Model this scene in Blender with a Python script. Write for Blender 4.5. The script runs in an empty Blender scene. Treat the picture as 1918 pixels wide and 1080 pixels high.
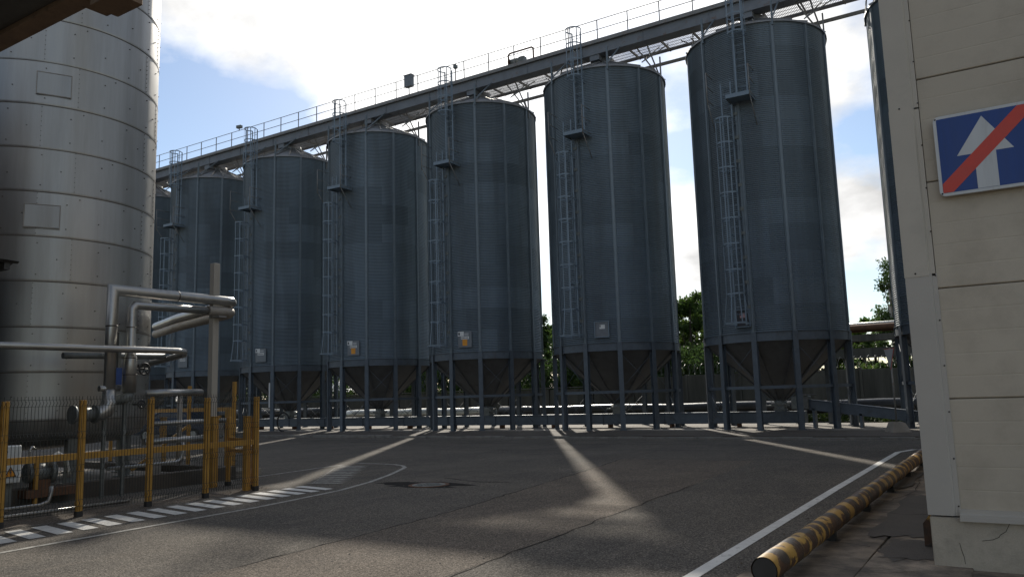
import bpy, math, random
import numpy as np
from mathutils import Vector, Matrix
random.seed(7); rng = np.random.default_rng(7)
R = math.radians
S = bpy.context.scene
COL = S.collection

# ------------------------------------------------------------------ camera
YAW, PITCH, ROLL, FPX = R(32.511), R(7.759), R(-1.680), 1488.18
fw = Vector((-math.sin(YAW)*math.cos(PITCH), math.cos(YAW)*math.cos(PITCH), math.sin(PITCH)))
rt0 = Vector((math.cos(YAW), math.sin(YAW), 0)); up0 = rt0.cross(fw)
rt = rt0*math.cos(ROLL) + up0*math.sin(ROLL); up = up0*math.cos(ROLL) - rt0*math.sin(ROLL)
cam = bpy.data.objects.new('camera', bpy.data.cameras.new('camera')); COL.objects.link(cam)
cam.matrix_world = Matrix(((rt.x, up.x, -fw.x, 0), (rt.y, up.y, -fw.y, 0), (rt.z, up.z, -fw.z, 1.65), (0, 0, 0, 1)))
cam.data.sensor_width = 36; cam.data.lens = FPX/1918*36
cam.data.clip_start = .1; cam.data.clip_end = 3000
S.camera = cam

# ------------------------------------------------------------------ sky, sun, exposure
SUN_EL, SUN_AZ = R(31.2), R(-32.2)            # azimuth measured from +Y towards +X
sdir = Vector((math.sin(SUN_AZ)*math.cos(SUN_EL), math.cos(SUN_AZ)*math.cos(SUN_EL), math.sin(SUN_EL)))
sun = bpy.data.objects.new('sun', bpy.data.lights.new('sun', 'SUN')); COL.objects.link(sun)
sun.data.energy = 3.3; sun.data.angle = R(.8); sun.data.color = (1, .93, .82)
sun.rotation_euler = sdir.to_track_quat('Z', 'Y').to_euler(); sun.location = (0, 0, 40)
W = bpy.data.worlds.new('World'); S.world = W; W.use_nodes = True
nt = W.node_tree; nt.nodes.clear()
def N(t, typ, **kw):
    n = t.nodes.new(typ)
    for k, v in kw.items():
        if k in n.bl_rna.properties: setattr(n, k, v)
        else: n.inputs[k].default_value = v
    return n
def math_(t, op, a, b=None, clamp=False):
    n = t.nodes.new('ShaderNodeMath'); n.operation = op; n.use_clamp = clamp
    for i, v in enumerate((a, b)):
        if v is None: continue
        if isinstance(v, (int, float)): n.inputs[i].default_value = v
        else: t.links.new(v, n.inputs[i])
    return n.outputs[0]
def vmath(t, op, a, b=None):
    n = t.nodes.new('ShaderNodeVectorMath'); n.operation = op
    for i, v in enumerate((a, b)):
        if v is None: continue
        if isinstance(v, (tuple, Vector)): n.inputs[i].default_value = tuple(v)
        else: t.links.new(v, n.inputs[i])
    return n
def ramp(t, fac, stops, interp='LINEAR'):
    n = t.nodes.new('ShaderNodeValToRGB'); n.color_ramp.interpolation = interp
    cr = n.color_ramp
    while len(cr.elements) < len(stops): cr.elements.new(.5)
    for e, (p, c) in zip(cr.elements, stops):
        e.position = p; e.color = (c, c, c, 1) if isinstance(c, (int, float)) else (*c, 1)
    t.links.new(fac, n.inputs[0]); return n.outputs[0]
L = nt.links.new
sky = N(nt, 'ShaderNodeTexSky', sky_type='NISHITA', sun_disc=False, sun_elevation=SUN_EL, sun_rotation=SUN_AZ,
        altitude=150, air_density=1.0, dust_density=.35, ozone_density=1.6)
bg_sky = N(nt, 'ShaderNodeBackground', Strength=.088); L(sky.outputs[0], bg_sky.inputs[0])
tc = N(nt, 'ShaderNodeTexCoord'); dirv = vmath(nt, 'NORMALIZE', tc.outputs['Generated']).outputs[0]
sp = N(nt, 'ShaderNodeSeparateXYZ'); L(dirv, sp.inputs[0])
den = math_(nt, 'ADD', math_(nt, 'MAXIMUM', sp.outputs[2], 0.0), .34)
cx = math_(nt, 'DIVIDE', sp.outputs[0], den); cy = math_(nt, 'DIVIDE', sp.outputs[1], den)
cb = N(nt, 'ShaderNodeCombineXYZ'); L(cx, cb.inputs[0]); L(cy, cb.inputs[1])
CLOUD_SHIFT = (3.4, 2.6, 0)
SKY_SHAPE = [(430, 225, -.30, 5.0), (590, 275, -.16, 4), (480, 60, .20, 7), (850, 60, .16, 8), (1285, 250, -.22, 3.2), (1275, 350, .10, 2.0), (1285, 440, .10, 2.5), (1590, 120, .12, 3.5), (1615, 270, -.12, 2.2), (1600, 400, .08, 2.2), (1620, 510, -.14, 2.5), (640, 190, .12, 3.5), (330, 170, -.08, 3)]
sh = vmath(nt, 'ADD', cb.outputs[0], CLOUD_SHIFT).outputs[0]
n1 = N(nt, 'ShaderNodeTexNoise', Scale=2.1, Detail=9, Roughness=.55); L(sh, n1.inputs['Vector'])
n2 = N(nt, 'ShaderNodeTexNoise', Scale=3.4, Detail=8, Roughness=.55); L(vmath(nt, 'ADD', sh, (5, 9, 0)).outputs[0], n2.inputs['Vector'])
cosang = math_(nt, 'MAXIMUM', vmath(nt, 'DOT_PRODUCT', dirv, sdir).outputs['Value'], 0)
near = math_(nt, 'POWER', cosang, 14)                       # forward-scattering aureole in the cloud
def pxdir(x, y): return (rt*((x-959)/FPX) - up*((y-540)/FPX) + fw).normalized()
cov = math_(nt, 'ADD', n1.outputs[0], math_(nt, 'MULTIPLY', near, .05))
for (px_, py__, wgt, deg) in SKY_SHAPE:                       # the cloud banks and blue gaps of that afternoon
    dt = vmath(nt, 'DOT_PRODUCT', dirv, pxdir(px_, py__)).outputs['Value']
    cov = math_(nt, 'ADD', cov, math_(nt, 'MULTIPLY', math_(nt, 'POWER', math_(nt, 'MAXIMUM', dt, 0), 1/(1-math.cos(R(deg)))), wgt))
cover = ramp(nt, cov, [(.44, 0), (.60, 1)])
thick = ramp(nt, n2.outputs[0], [(.38, 1.06), (.64, .60)])
lum = math_(nt, 'MULTIPLY', thick, math_(nt, 'ADD', .50, math_(nt, 'MULTIPLY', math_(nt, 'POWER', cosang, 9), 1.0)))
bg_cl = N(nt, 'ShaderNodeBackground'); bg_cl.inputs[0].default_value = (1, .993, .98, 1); L(lum, bg_cl.inputs[1])
mx = N(nt, 'ShaderNodeMixShader'); L(cover, mx.inputs[0]); L(bg_sky.outputs[0], mx.inputs[1]); L(bg_cl.outputs[0], mx.inputs[2])
wo = N(nt, 'ShaderNodeOutputWorld'); L(mx.outputs[0], wo.inputs[0])
S.view_settings.view_transform = 'Standard'; S.view_settings.look = 'None'
S.view_settings.gamma = 1; S.view_settings.exposure = .5; S.view_settings.use_curve_mapping = False

# ------------------------------------------------------------------ materials
MATS = {}
def mat(name, col, rough=.6, metal=0, var=.15, vscale=2.0, dirt=None, dirt_at=(.55, .75), dscale=1.5, bump=0, bscale=40,
        streak=False, rand=0, spec=.5, speck=0, sscale=300, trans=0):
    m = bpy.data.materials.new(name); m.use_nodes = True; t = m.node_tree; l = t.links.new
    b = t.nodes['Principled BSDF']; b.inputs['Roughness'].default_value = rough
    b.inputs['Metallic'].default_value = metal; b.inputs['Specular IOR Level'].default_value = spec
    g = N(t, 'ShaderNodeNewGeometry').outputs['Position']
    if streak: g2 = vmath(t, 'MULTIPLY', g, (1, 1, .08)).outputs[0]
    else: g2 = g
    n = N(t, 'ShaderNodeTexNoise', Scale=vscale, Detail=6, Roughness=.62); l(g2, n.inputs['Vector'])
    f = ramp(t, n.outputs[0], [(.28, 1-var), (.72, 1+var)])
    if rand:
        oi = N(t, 'ShaderNodeObjectInfo')
        f = math_(t, 'MULTIPLY', f, math_(t, 'ADD', 1-rand, math_(t, 'MULTIPLY', oi.outputs['Random'], 2*rand)))
    if speck:
        ns = N(t, 'ShaderNodeTexNoise', Scale=sscale, Detail=2, Roughness=.7); l(g, ns.inputs['Vector'])
        f = math_(t, 'MULTIPLY', f, ramp(t, ns.outputs[0], [(.3, 1-speck), (.7, 1+speck)]))
    cm = vmath(t, 'SCALE', (col[0], col[1], col[2])); l(f, cm.inputs['Scale']); c = cm.outputs[0]
    if dirt:
        nd = N(t, 'ShaderNodeTexNoise', Scale=dscale, Detail=8, Roughness=.68); l(vmath(t, 'ADD', g2, (17, 5, 3)).outputs[0], nd.inputs['Vector'])
        mxn = N(t, 'ShaderNodeMix', data_type='RGBA'); l(ramp(t, nd.outputs[0], [(dirt_at[0], 0), (dirt_at[1], 1)]), mxn.inputs[0])
        l(c, mxn.inputs[6]); mxn.inputs[7].default_value = (*dirt, 1); c = mxn.outputs[2]
    l(c, b.inputs['Base Color'])
    l(ramp(t, n.outputs[0], [(.3, max(.05, rough-.08)), (.7, min(1, rough+.08))]), b.inputs['Roughness'])
    if bump:
        nb = N(t, 'ShaderNodeTexNoise', Scale=bscale, Detail=4, Roughness=.6); l(g, nb.inputs['Vector'])
        bp = N(t, 'ShaderNodeBump', Strength=bump, Distance=.01); l(nb.outputs[0], bp.inputs['Height']); l(bp.outputs[0], b.inputs['Normal'])
    if trans:
        tr = N(t, 'ShaderNodeBsdfTranslucent'); l(c, tr.inputs[0])
        ms = N(t, 'ShaderNodeMixShader'); ms.inputs[0].default_value = trans
        l(b.outputs[0], ms.inputs[1]); l(tr.outputs[0], ms.inputs[2]); l(ms.outputs[0], t.nodes['Material Output'].inputs[0])
    MATS[name] = m; return m
def asphalt(name, ca, cb, cc):
    m = mat(name, ca, .93, var=.16, vscale=.5, spec=.12); t = m.node_tree; l = t.links.new
    b = t.nodes['Principled BSDF']; g = N(t, 'ShaderNodeNewGeometry').outputs['Position']
    c = b.inputs['Base Color'].links[0].from_socket
    def over(c, fac, col):
        k = N(t, 'ShaderNodeMix', data_type='RGBA'); l(fac, k.inputs[0]); l(c, k.inputs[6]); k.inputs[7].default_value = (*col, 1); return k.outputs[2]
    n = N(t, 'ShaderNodeTexNoise', Scale=.45, Detail=7, Roughness=.6, Distortion=.6); l(g, n.inputs['Vector'])
    c = over(c, ramp(t, n.outputs[0], [(.46, 0), (.62, .75)]), cb)
    n = N(t, 'ShaderNodeTexNoise', Scale=1.3, Detail=8, Roughness=.7); l(vmath(t, 'MULTIPLY', g, (2.2, .35, 1)).outputs[0], n.inputs['Vector'])
    c = over(c, ramp(t, n.outputs[0], [(.50, 0), (.70, .6)]), cc)
    n = N(t, 'ShaderNodeTexNoise', Scale=2.4, Detail=9, Roughness=.75); l(vmath(t, 'ADD', g, (31, 7, 0)).outputs[0], n.inputs['Vector'])
    c = over(c, ramp(t, n.outputs[0], [(.64, 0), (.70, .7)]), (.03, .027, .024))
    v = N(t, 'ShaderNodeTexVoronoi', Scale=75, Randomness=1); l(g, v.inputs['Vector'])
    f1 = ramp(t, v.outputs['Color'], [(.15, .45), (.6, 1.0), (.95, 1.9)])
    v2 = N(t, 'ShaderNodeTexNoise', Scale=38, Detail=3, Roughness=.8); l(g, v2.inputs['Vector'])
    f2 = ramp(t, v2.outputs[0], [(.3, .72), (.7, 1.3)])
    sc = vmath(t, 'SCALE', c); l(math_(t, 'MULTIPLY', f1, f2), sc.inputs['Scale']); l(sc.outputs[0], b.inputs['Base Color'])
    bp = N(t, 'ShaderNodeBump', Strength=.55, Distance=.008); l(math_(t, 'ADD', v.outputs['Distance'], v2.outputs[0]), bp.inputs['Height']); l(bp.outputs[0], b.inputs['Normal'])
asphalt('asphalt', (.136, .122, .104), (.104, .095, .084), (.168, .147, .122))
asphalt('asphalt_warm', (.155, .132, .108), (.125, .107, .089), (.185, .155, .126))
mat('asphalt_old', (.09, .077, .064), .85, var=.3, vscale=.9, dirt=(.11, .1, .085), dirt_at=(.55, .8), dscale=2, bump=.4, bscale=120, speck=.4, sscale=150, spec=.3)
mat('tar', (.028, .026, .024), .95, var=.4, vscale=6, spec=.08)
mat('concrete', (.26, .235, .2), .9, var=.25, vscale=1.2, dirt=(.12, .11, .095), dirt_at=(.5, .75), dscale=1.8, bump=.4, bscale=60, speck=.15, sscale=120)
mat('slab', (.26, .205, .148), .9, var=.3, vscale=1.6, dirt=(.085, .068, .052), dirt_at=(.40, .60), dscale=2.1, bump=.5, bscale=70, rand=.15, speck=.25, sscale=140)
mat('kerbstone', (.2, .19, .17), .9, var=.3, vscale=3, dirt=(.09, .085, .075), dscale=4, bump=.4)
mat('road_paint', (.62, .61, .57), .7, var=.15, vscale=3, dirt=(.16, .15, .14), dirt_at=(.56, .72), dscale=9, speck=.2, sscale=160)
mat('worn_paint', (.38, .37, .33), .75, var=.2, vscale=4, dirt=(.1, .095, .088), dirt_at=(.45, .68), dscale=8, speck=.25, sscale=160)
mat('galvanised', (.147, .185, .215), .5, .35, var=.14, vscale=1.2, dirt=(.09, .105, .115), dirt_at=(.45, .8), dscale=.9, streak=True, rand=.16)
mat('rib_steel', (.15, .182, .205), .5, .3, var=.15, vscale=3, rand=.08)
mat('leg_steel', (.095, .116, .138), .55, .2, var=.2, vscale=4, dirt=(.075, .07, .065), dirt_at=(.56, .8), dscale=3, rand=.08)
mat('hopper_steel', (.108, .112, .115), .65, .15, var=.2, vscale=1.5, dirt=(.07, .068, .066), dirt_at=(.5, .75), dscale=2, rand=.05)
mat('ladder_steel', (.175, .222, .265), .5, .3, var=.1, vscale=5)
mat('roof_steel', (.27, .27, .265), .5, .5, var=.2, vscale=2, dirt=(.18, .13, .1), dirt_at=(.55, .8), dscale=3, rand=.1)
mat('beam_paint', (.17, .185, .205), .6, .1, var=.2, vscale=1.5, dirt=(.16, .085, .05), dirt_at=(.58, .75), dscale=2.5)
mat('rail_steel', (.22, .215, .205), .55, .3, var=.2, vscale=4, dirt=(.17, .1, .07), dirt_at=(.55, .75), dscale=5)
mat('rust', (.13, .065, .035), .85, var=.4, vscale=5, dirt=(.05, .035, .028), dscale=9, bump=.4)
mat('cladding', (.345, .337, .318), .40, .85, var=.16, vscale=1.6, dirt=(.22, .205, .18), dirt_at=(.48, .85), dscale=1.3, streak=True, rand=.07)
mat('seam_dark', (.10, .085, .07), .6, .3, var=.3, vscale=8)
mat('pipe_clad', (.40, .395, .375), .36, .85, var=.12, vscale=4, dirt=(.3, .28, .25), dirt_at=(.55, .85), dscale=3)
mat('pipe_dull', (.33, .30, .26), .6, .4, var=.2, vscale=4, dirt=(.2, .16, .12), dscale=4)
mat('pipe_black', (.035, .037, .04), .35, 0, var=.3, vscale=2, bump=.3, bscale=14)
mat('pipe_foil', (.62, .62, .58), .38, .7, var=.2, vscale=6, bump=.8, bscale=12)
mat('yellow', (.43, .235, .048), .55, var=.16, vscale=4, dirt=(.26, .13, .03), dirt_at=(.58, .8), dscale=7, spec=.4)
mat('black_paint', (.03, .03, .03), .5, var=.3, vscale=6)
mat('wire', (.045, .05, .045), .5, .3, var=.2)
mat('razor', (.3, .3, .29), .4, .8, var=.2)
mat('wall_panel', (.53, .462, .365), .8, spec=.2, var=.05, vscale=.9, dirt=(.37, .315, .245), dirt_at=(.5, .85), dscale=1.6, speck=.06, sscale=220, bump=.12, bscale=200, rand=.02)
mat('trim', (.53, .475, .395), .75, spec=.2, var=.05, vscale=1.5, speck=.05, sscale=220, dirt=(.42, .38, .32), dirt_at=(.55, .9), dscale=2)
mat('trim_grey', (.47, .432, .378), .75, spec=.2, var=.05, vscale=1.5, speck=.05, sscale=220)
mat('plinth', (.46, .40, .315), .85, var=.12, vscale=2.2, dirt=(.27, .24, .19), dirt_at=(.52, .8), dscale=2.6, bump=.35, bscale=60, speck=.08, sscale=160)
mat('soil', (.05, .042, .03), .95, var=.4, vscale=3, bump=.6)
mat('screw', (.05, .045, .04), .5, .5)
mat('sign_blue', (.01, .05, .225), .45, var=.15, vscale=5, dirt=(.02, .045, .14), dirt_at=(.5, .8), dscale=6, streak=True)
mat('sign_white', (.56, .565, .555), .45, var=.08, vscale=6, dirt=(.38, .37, .34), dirt_at=(.55, .8), dscale=7, streak=True)
mat('sign_red', (.60, .055, .03), .42, var=.08, vscale=8)
mat('sign_back', (.36, .37, .38), .5, .3, var=.1)
mat('old_concrete', (.14, .135, .118), .92, var=.3, vscale=1.1, dirt=(.075, .075, .065), dirt_at=(.42, .68), dscale=1.6, bump=.6, bscale=25, streak=True)
mat('cabinet', (.60, .62, .60), .5, var=.06, vscale=5)
mat('label_white', (.68, .68, .66), .6, var=.05)
mat('label_orange', (.72, .30, .03), .6, var=.08)
mat('label_ink', (.06, .06, .07), .6)
mat('label_pink', (.5, .3, .3), .6)
mat('hatch', (.17, .185, .2), .5, .3, var=.15, vscale=5)
mat('hatch_dark', (.05, .05, .055), .7)
mat('machine_blue', (.03, .07, .22), .45, var=.2)
mat('machine', (.17, .18, .17), .5, .3, var=.3, vscale=9)
mat('grey_post', (.36, .33, .28), .8, var=.15, vscale=4, streak=True)
mat('old_beam', (.17, .115, .075), .85, var=.3, vscale=3, dirt=(.07, .05, .035), dscale=5, bump=.5, bscale=30)
mat('old_beam_dark', (.07, .07, .065), .8, var=.3, vscale=3, bump=.5, bscale=30)
mat('shed_wall', (.10, .115, .125), .7, var=.15, vscale=2)
mat('shed_roof', (.10, .095, .09), .7, .2, var=.3, vscale=3)
mat('slate', (.34, .36, .38), .6, var=.15, vscale=3)
mat('brick_dark', (.10, .075, .06), .9, var=.25, vscale=4)
mat('car_paint', (.012, .022, .05), .25, .3, var=.05, spec=.6)
mat('glass', (.02, .025, .03), .08, 0, var=.05, spec=.8)
mat('rubber', (.02, .02, .02), .8)
mat('bark', (.09, .07, .055), .9, var=.3, vscale=6, bump=.5)
mat('birch_bark', (.45, .43, .4), .8, var=.3, vscale=5)
mat('leaf_a', (.085, .145, .03), .55, var=.45, vscale=.9, trans=.55)
mat('leaf_b', (.11, .16, .03), .55, var=.45, vscale=.9, trans=.55)
mat('leaf_c', (.065, .115, .03), .55, var=.45, vscale=.9, trans=.4)
mat('grass', (.06, .095, .02), .7, var=.4, vscale=1.5, trans=.3)
def banded(name, axis, pitch, duty):
    m = mat(name, (.42, .245, .05), .5, var=.2, vscale=5); t = m.node_tree; l = t.links.new
    b = t.nodes['Principled BSDF']; g = N(t, 'ShaderNodeNewGeometry').outputs['Position']
    s = N(t, 'ShaderNodeSeparateXYZ'); l(g, s.inputs[0])
    nz = N(t, 'ShaderNodeTexNoise', Scale=2.5, Detail=3); l(g, nz.inputs['Vector'])
    v = math_(t, 'ADD', s.outputs[axis], math_(t, 'MULTIPLY', nz.outputs[0], .34))
    fr = math_(t, 'FRACT', math_(t, 'DIVIDE', v, pitch))
    blk = ramp(t, fr, [(0, 0), (duty-.02, 0), (duty+.02, 1), (.97, 1), (1, 0)])
    yel = b.inputs['Base Color'].links[0].from_socket
    m1 = N(t, 'ShaderNodeMix', data_type='RGBA'); l(blk, m1.inputs[0]); l(yel, m1.inputs[6]); m1.inputs[7].default_value = (.05, .038, .03, 1)
    n2_ = N(t, 'ShaderNodeTexNoise', Scale=4.2, Detail=7, Roughness=.62); l(g, n2_.inputs['Vector'])
    chip = ramp(t, n2_.outputs[0], [(.485, 0), (.525, 1)])
    n3_ = N(t, 'ShaderNodeTexNoise', Scale=11, Detail=5, Roughness=.7); l(g, n3_.inputs['Vector'])
    rc = N(t, 'ShaderNodeMix', data_type='RGBA'); l(ramp(t, n3_.outputs[0], [(.4, 0), (.65, 1)]), rc.inputs[0])
    rc.inputs[6].default_value = (.10, .045, .02, 1); rc.inputs[7].default_value = (.035, .022, .016, 1)
    m2 = N(t, 'ShaderNodeMix', data_type='RGBA'); l(chip, m2.inputs[0]); l(m1.outputs[2], m2.inputs[6]); l(rc.outputs[2], m2.inputs[7])
    l(m2.outputs[2], b.inputs['Base Color'])
    bp = N(t, 'ShaderNodeBump', Strength=.5, Distance=.006); bp.invert = True; l(chip, bp.inputs['Height']); l(bp.outputs[0], b.inputs['Normal'])
    return m
banded('hazard_pipe', 1, .56, .58)
banded('hazard_post', 2, .36, .5)

# ------------------------------------------------------------------ mesh helpers
class MB:
    def __init__(s): s.v = []; s.f = []; s.sm = []
    def add(s, vs, fs, smooth=False):
        o = len(s.v); s.v += [tuple(v) for v in vs]; s.f += [tuple(i+o for i in f) for f in fs]; s.sm += [smooth]*len(fs); return s
    def box(s, a, b):
        x0, y0, z0 = a; x1, y1, z1 = b
        return s.add([(x0,y0,z0),(x1,y0,z0),(x1,y1,z0),(x0,y1,z0),(x0,y0,z1),(x1,y0,z1),(x1,y1,z1),(x0,y1,z1)],
                     [(0,3,2,1),(4,5,6,7),(0,1,5,4),(1,2,6,5),(2,3,7,6),(3,0,4,7)])
    def bbox(s, a, b, c=.01):      # box with chamfered vertical and top edges
        x0, y0, z0 = a; x1, y1, z1 = b
        p = [(x0+c,y0),(x1-c,y0),(x1,y0+c),(x1,y1-c),(x1-c,y1),(x0+c,y1),(x0,y1-c),(x0,y0+c)]
        q = [(x0+2*c,y0+c),(x1-2*c,y0+c),(x1-c,y0+2*c),(x1-c,y1-2*c),(x1-2*c,y1-c),(x0+2*c,y1-c),(x0+c,y1-2*c),(x0+c,y0+2*c)]
        vs = [(x,y,z0) for x,y in p]+[(x,y,z1-c) for x,y in p]+[(x,y,z1) for x,y in q]
        fs = [tuple(range(7,-1,-1)), tuple(range(16,24))]
        for k in range(8):
            j = (k+1) % 8; fs += [(k,j,8+j,8+k),(8+k,8+j,16+j,16+k)]
        return s.add(vs, fs)
    def bar(s, p, q, w, h, upv=(0,0,1)):
        p = Vector(p); q = Vector(q); d = (q-p).normalized(); u = Vector(upv)
        if abs(d.dot(u)) > .98: u = Vector((0,1,0))
        r = d.cross(u).normalized(); u = r.cross(d)
        vs = [e + r*a*w/2 + u*b*h/2 for e in (p,q) for a,b in ((-1,-1),(1,-1),(1,1),(-1,1))]
        return s.add(vs, [(0,1,2,3),(7,6,5,4),(0,4,5,1),(1,5,6,2),(2,6,7,3),(3,7,4,0)])
    def tube(s, path, r, n=10, caps=True, closed=False):
        P = [Vector(p) for p in path]; rr = r if isinstance(r, (list,tuple)) else [r]*len(P)
        m = len(P); vs = []; u = None
        for i in range(m):
            if closed: a = (P[i]-P[i-1]).normalized(); b = (P[(i+1)%m]-P[i]).normalized()
            else:
                a = (P[i]-P[i-1]).normalized() if i else (P[1]-P[0]).normalized()
                b = (P[i+1]-P[i]).normalized() if i < m-1 else a
            if a.length == 0: a = b
            if b.length == 0: b = a
            t = (a+b).normalized(); k = 1/max(.35, math.sqrt((1+max(-1,min(1,a.dot(b))))/2))
            if u is None:
                u = Vector((0,0,1)) if abs(t.z) < .9 else Vector((0,1,0))
            u = (u - t*u.dot(t)).normalized(); w = t.cross(u)
            bend = (b-a)
            bd = bend.normalized() if bend.length > 1e-5 else None
            for j in range(n):
                an = 2*math.pi*j/n; o = u*math.cos(an)*rr[i] + w*math.sin(an)*rr[i]
                if bd is not None:
                    bb = (bd - t*bd.dot(t))
                    if bb.length > 1e-6:
                        bb.normalize(); o = o + bb*o.dot(bb)*(k-1)
                vs.append(P[i]+o)
        fs = []
        for i in range(m if closed else m-1):
            i2 = (i+1) % m
            for j in range(n):
                j2 = (j+1) % n; fs.append((i*n+j, i*n+j2, i2*n+j2, i2*n+j))
        s.add(vs, fs, True)
        if caps and not closed:
            o = len(s.v)-len(vs)
            s.f += [tuple(o+j for j in range(n-1,-1,-1)), tuple(o+(m-1)*n+j for j in range(n))]; s.sm += [False, False]
        return s
    def lathe(s, prof, a0=0, a1=2*math.pi, n=32, smooth=True, c=(0,0)):
        full = abs(a1-a0-2*math.pi) < 1e-6; k = n if full else n+1; vs = []
        for i in range(k):
            a = a0+(a1-a0)*i/n
            vs += [(c[0]+r*math.sin(a), c[1]-r*math.cos(a), z) for r, z in prof]
        m = len(prof); fs = []
        for i in range(n):
            j = (i+1) % k
            for q in range(m-1): fs.append((i*m+q, j*m+q, j*m+q+1, i*m+q+1))
        return s.add(vs, fs, smooth)
    def prism(s, poly, z0, z1):     # polygon in XY extruded in z
        n = len(poly); vs = [(x,y,z0) for x,y in poly]+[(x,y,z1) for x,y in poly]
        return s.add(vs, [tuple(range(n-1,-1,-1)), tuple(range(n,2*n))]+[(i,(i+1)%n,n+(i+1)%n,n+i) for i in range(n)])
    def mesh(s, name, m):
        me = bpy.data.meshes.new(name); me.from_pydata(s.v, [], s.f); me.validate()
        if len(me.polygons) == len(s.sm): me.polygons.foreach_set('use_smooth', s.sm)
        me.materials.append(MATS[m]); me.update(); return me
    def build(s, name, m, parent=None, loc=(0,0,0), rz=0):
        return place(name, s.mesh(name, m), parent, loc, rz)
def place(name, me, parent=None, loc=(0,0,0), rz=0):
    o = bpy.data.objects.new(name, me); COL.objects.link(o); o.location = loc; o.rotation_euler.z = rz
    if parent: o.parent = parent
    return o
def tag(o, label, cat, group=None):
    o['label'] = label; o['category'] = cat
    if group: o['group'] = group
    return o
def struct(o): o['kind'] = 'structure'; return o
def stuff(o): o['kind'] = 'stuff'; return o
def empty(name, loc=(0,0,0), rz=0, label=None, cat=None, group=None):
    o = bpy.data.objects.new(name, None); COL.objects.link(o); o.location = loc; o.rotation_euler.z = rz; o.empty_display_size = .3
    if label: tag(o, label, cat, group)
    return o
def kids(o): return [c for c in COL.objects if c.parent == o]
def arc(c, r, a0, a1, n, ux, uy):
    c = Vector(c); ux = Vector(ux); uy = Vector(uy)
    return [c + ux*r*math.cos(a0+(a1-a0)*i/n) + uy*r*math.sin(a0+(a1-a0)*i/n) for i in range(n+1)]

# ------------------------------------------------------------------ setting: ground, pavement, markings
def sheet(name, x0, x1, y0, y1, z, m, nx=1, ny=1):
    vs = [(x0+(x1-x0)*i/nx, y0+(y1-y0)*j/ny, z) for j in range(ny+1) for i in range(nx+1)]
    fs = [(j*(nx+1)+i, j*(nx+1)+i+1, (j+1)*(nx+1)+i+1, (j+1)*(nx+1)+i) for j in range(ny) for i in range(nx)]
    return struct(MB().add(vs, fs).build(name, m))
sheet('ground', -500, 500, -500, 500, -.03, 'soil')
sheet('road', -110, 45, -60, 27.42, 0, 'asphalt')
KY = 27.3
struct(MB().box((-110, KY+.15, -.02), (45, 31.3, .1)).build('pavement', 'asphalt_old'))
struct(MB().box((-110, 31.3, -.02), (45, 37.6, .104)).build('concrete_apron', 'concrete'))
kerb = struct(MB().box((-110, KY+.02, -.02), (45, KY+.155, .06)).build('kerb', 'kerbstone'))
kme = [MB().bbox((0, 0, -.02), (.985, .16, .118+dz), .012).mesh('kerbstone', 'kerbstone') for dz in (0, .012, -.01)]
for i in range(42):
    o = place('kerbstone', kme[i % 3], kerb, (-44+i*1.0, KY+random.uniform(-.02, .02), 0 if i < 20 else -.035 if i < 30 else -.05))
# cracks and tar seams in the road
def strip(path, w, z, jitter=0):
    P = []
    for a, b in zip(path, path[1:]):
        a = Vector((*a, 0)); b = Vector((*b, 0)); k = max(2, int((b-a).length/.25)) if jitter else 1
        for i in range(k): P.append(a.lerp(b, i/k) + Vector((random.gauss(0, jitter), random.gauss(0, jitter), 0)))
    P.append(Vector((*path[-1], 0))); vs = []
    for i, p in enumerate(P):
        d = (P[min(i+1, len(P)-1)]-P[max(i-1, 0)]).normalized(); nn = Vector((-d.y, d.x, 0))
        ww = w*(random.uniform(.5, 1.4) if jitter else 1)
        vs += [(*(p+nn*ww/2).xy, z), (*(p-nn*ww/2).xy, z)]
    return MB().add(vs, [(2*i, 2*i+1, 2*i+3, 2*i+2) for i in range(len(P)-1)])
for pth, w in (([(-7.0, 5.6), (-7.29, 9.4), (-8.34, 15.96), (-8.9, 19)], .022), ([(-4.7, 6), (-4.79, 7.15), (-5.18, 14)], .018),
               ([(-30, 24.6), (-18, 24.3), (-4, 24.5)], .05), ([(-22, 20.2), (-9, 22.0), (-3.2, 22.4)], .04), ([(-20, 15.5), (-14.5, 17.2)], .04),
               ([(-10.5, 13.6), (-9.3, 13.2), (-8.6, 13.3)], .05)):
    struct(strip(pth, w, .004, .018).build('road_crack', 'tar'))
struct(MB().add([(x_, y_, .002) for x_, y_ in ((-7.0, 2), (-7.0, 5.6), (-7.29, 9.4), (-8.34, 15.96), (-8.9, 19), (-5.5, 19), (-5.18, 14), (-4.79, 7.15), (-4.6, 2))], [tuple(range(8, -1, -1))]).build('asphalt_patch', 'asphalt_warm'))
struct(MB().add([(x_, y_, .0018) for x_, y_ in ((-12.3, 2), (-12.3, 5.0), (-12.75, 11), (-13.2, 11.2), (-13.2, 2))], [tuple(range(5))]).build('asphalt_patch', 'asphalt_warm'))
def grit(name, n, fx, fy, smin, smax, m, label):
    mb = MB()
    for _ in range(n):
        x_, y_ = fx(), fy(); r_ = random.uniform(smin, smax); z_ = .004
        pts_ = [(x_+r_*math.cos(a_)*random.uniform(.6, 1.2), y_+r_*math.sin(a_)*random.uniform(.6, 1.2), z_) for a_ in (0, 1.3, 2.6, 3.8, 5.1)]
        mb.add(pts_+[(x_, y_, z_+r_*random.uniform(.5, 1))], [(0,1,5),(1,2,5),(2,3,5),(3,4,5),(4,0,5)])
    return stuff(tag(mb.build(name, m), label, 'grit'))
grit('grit', 900, lambda: random.gauss(-2.15, .16), lambda: random.uniform(4, 24), .004, .018, 'slab', 'loose grit gathered along the striped pipe barrier')
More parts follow.
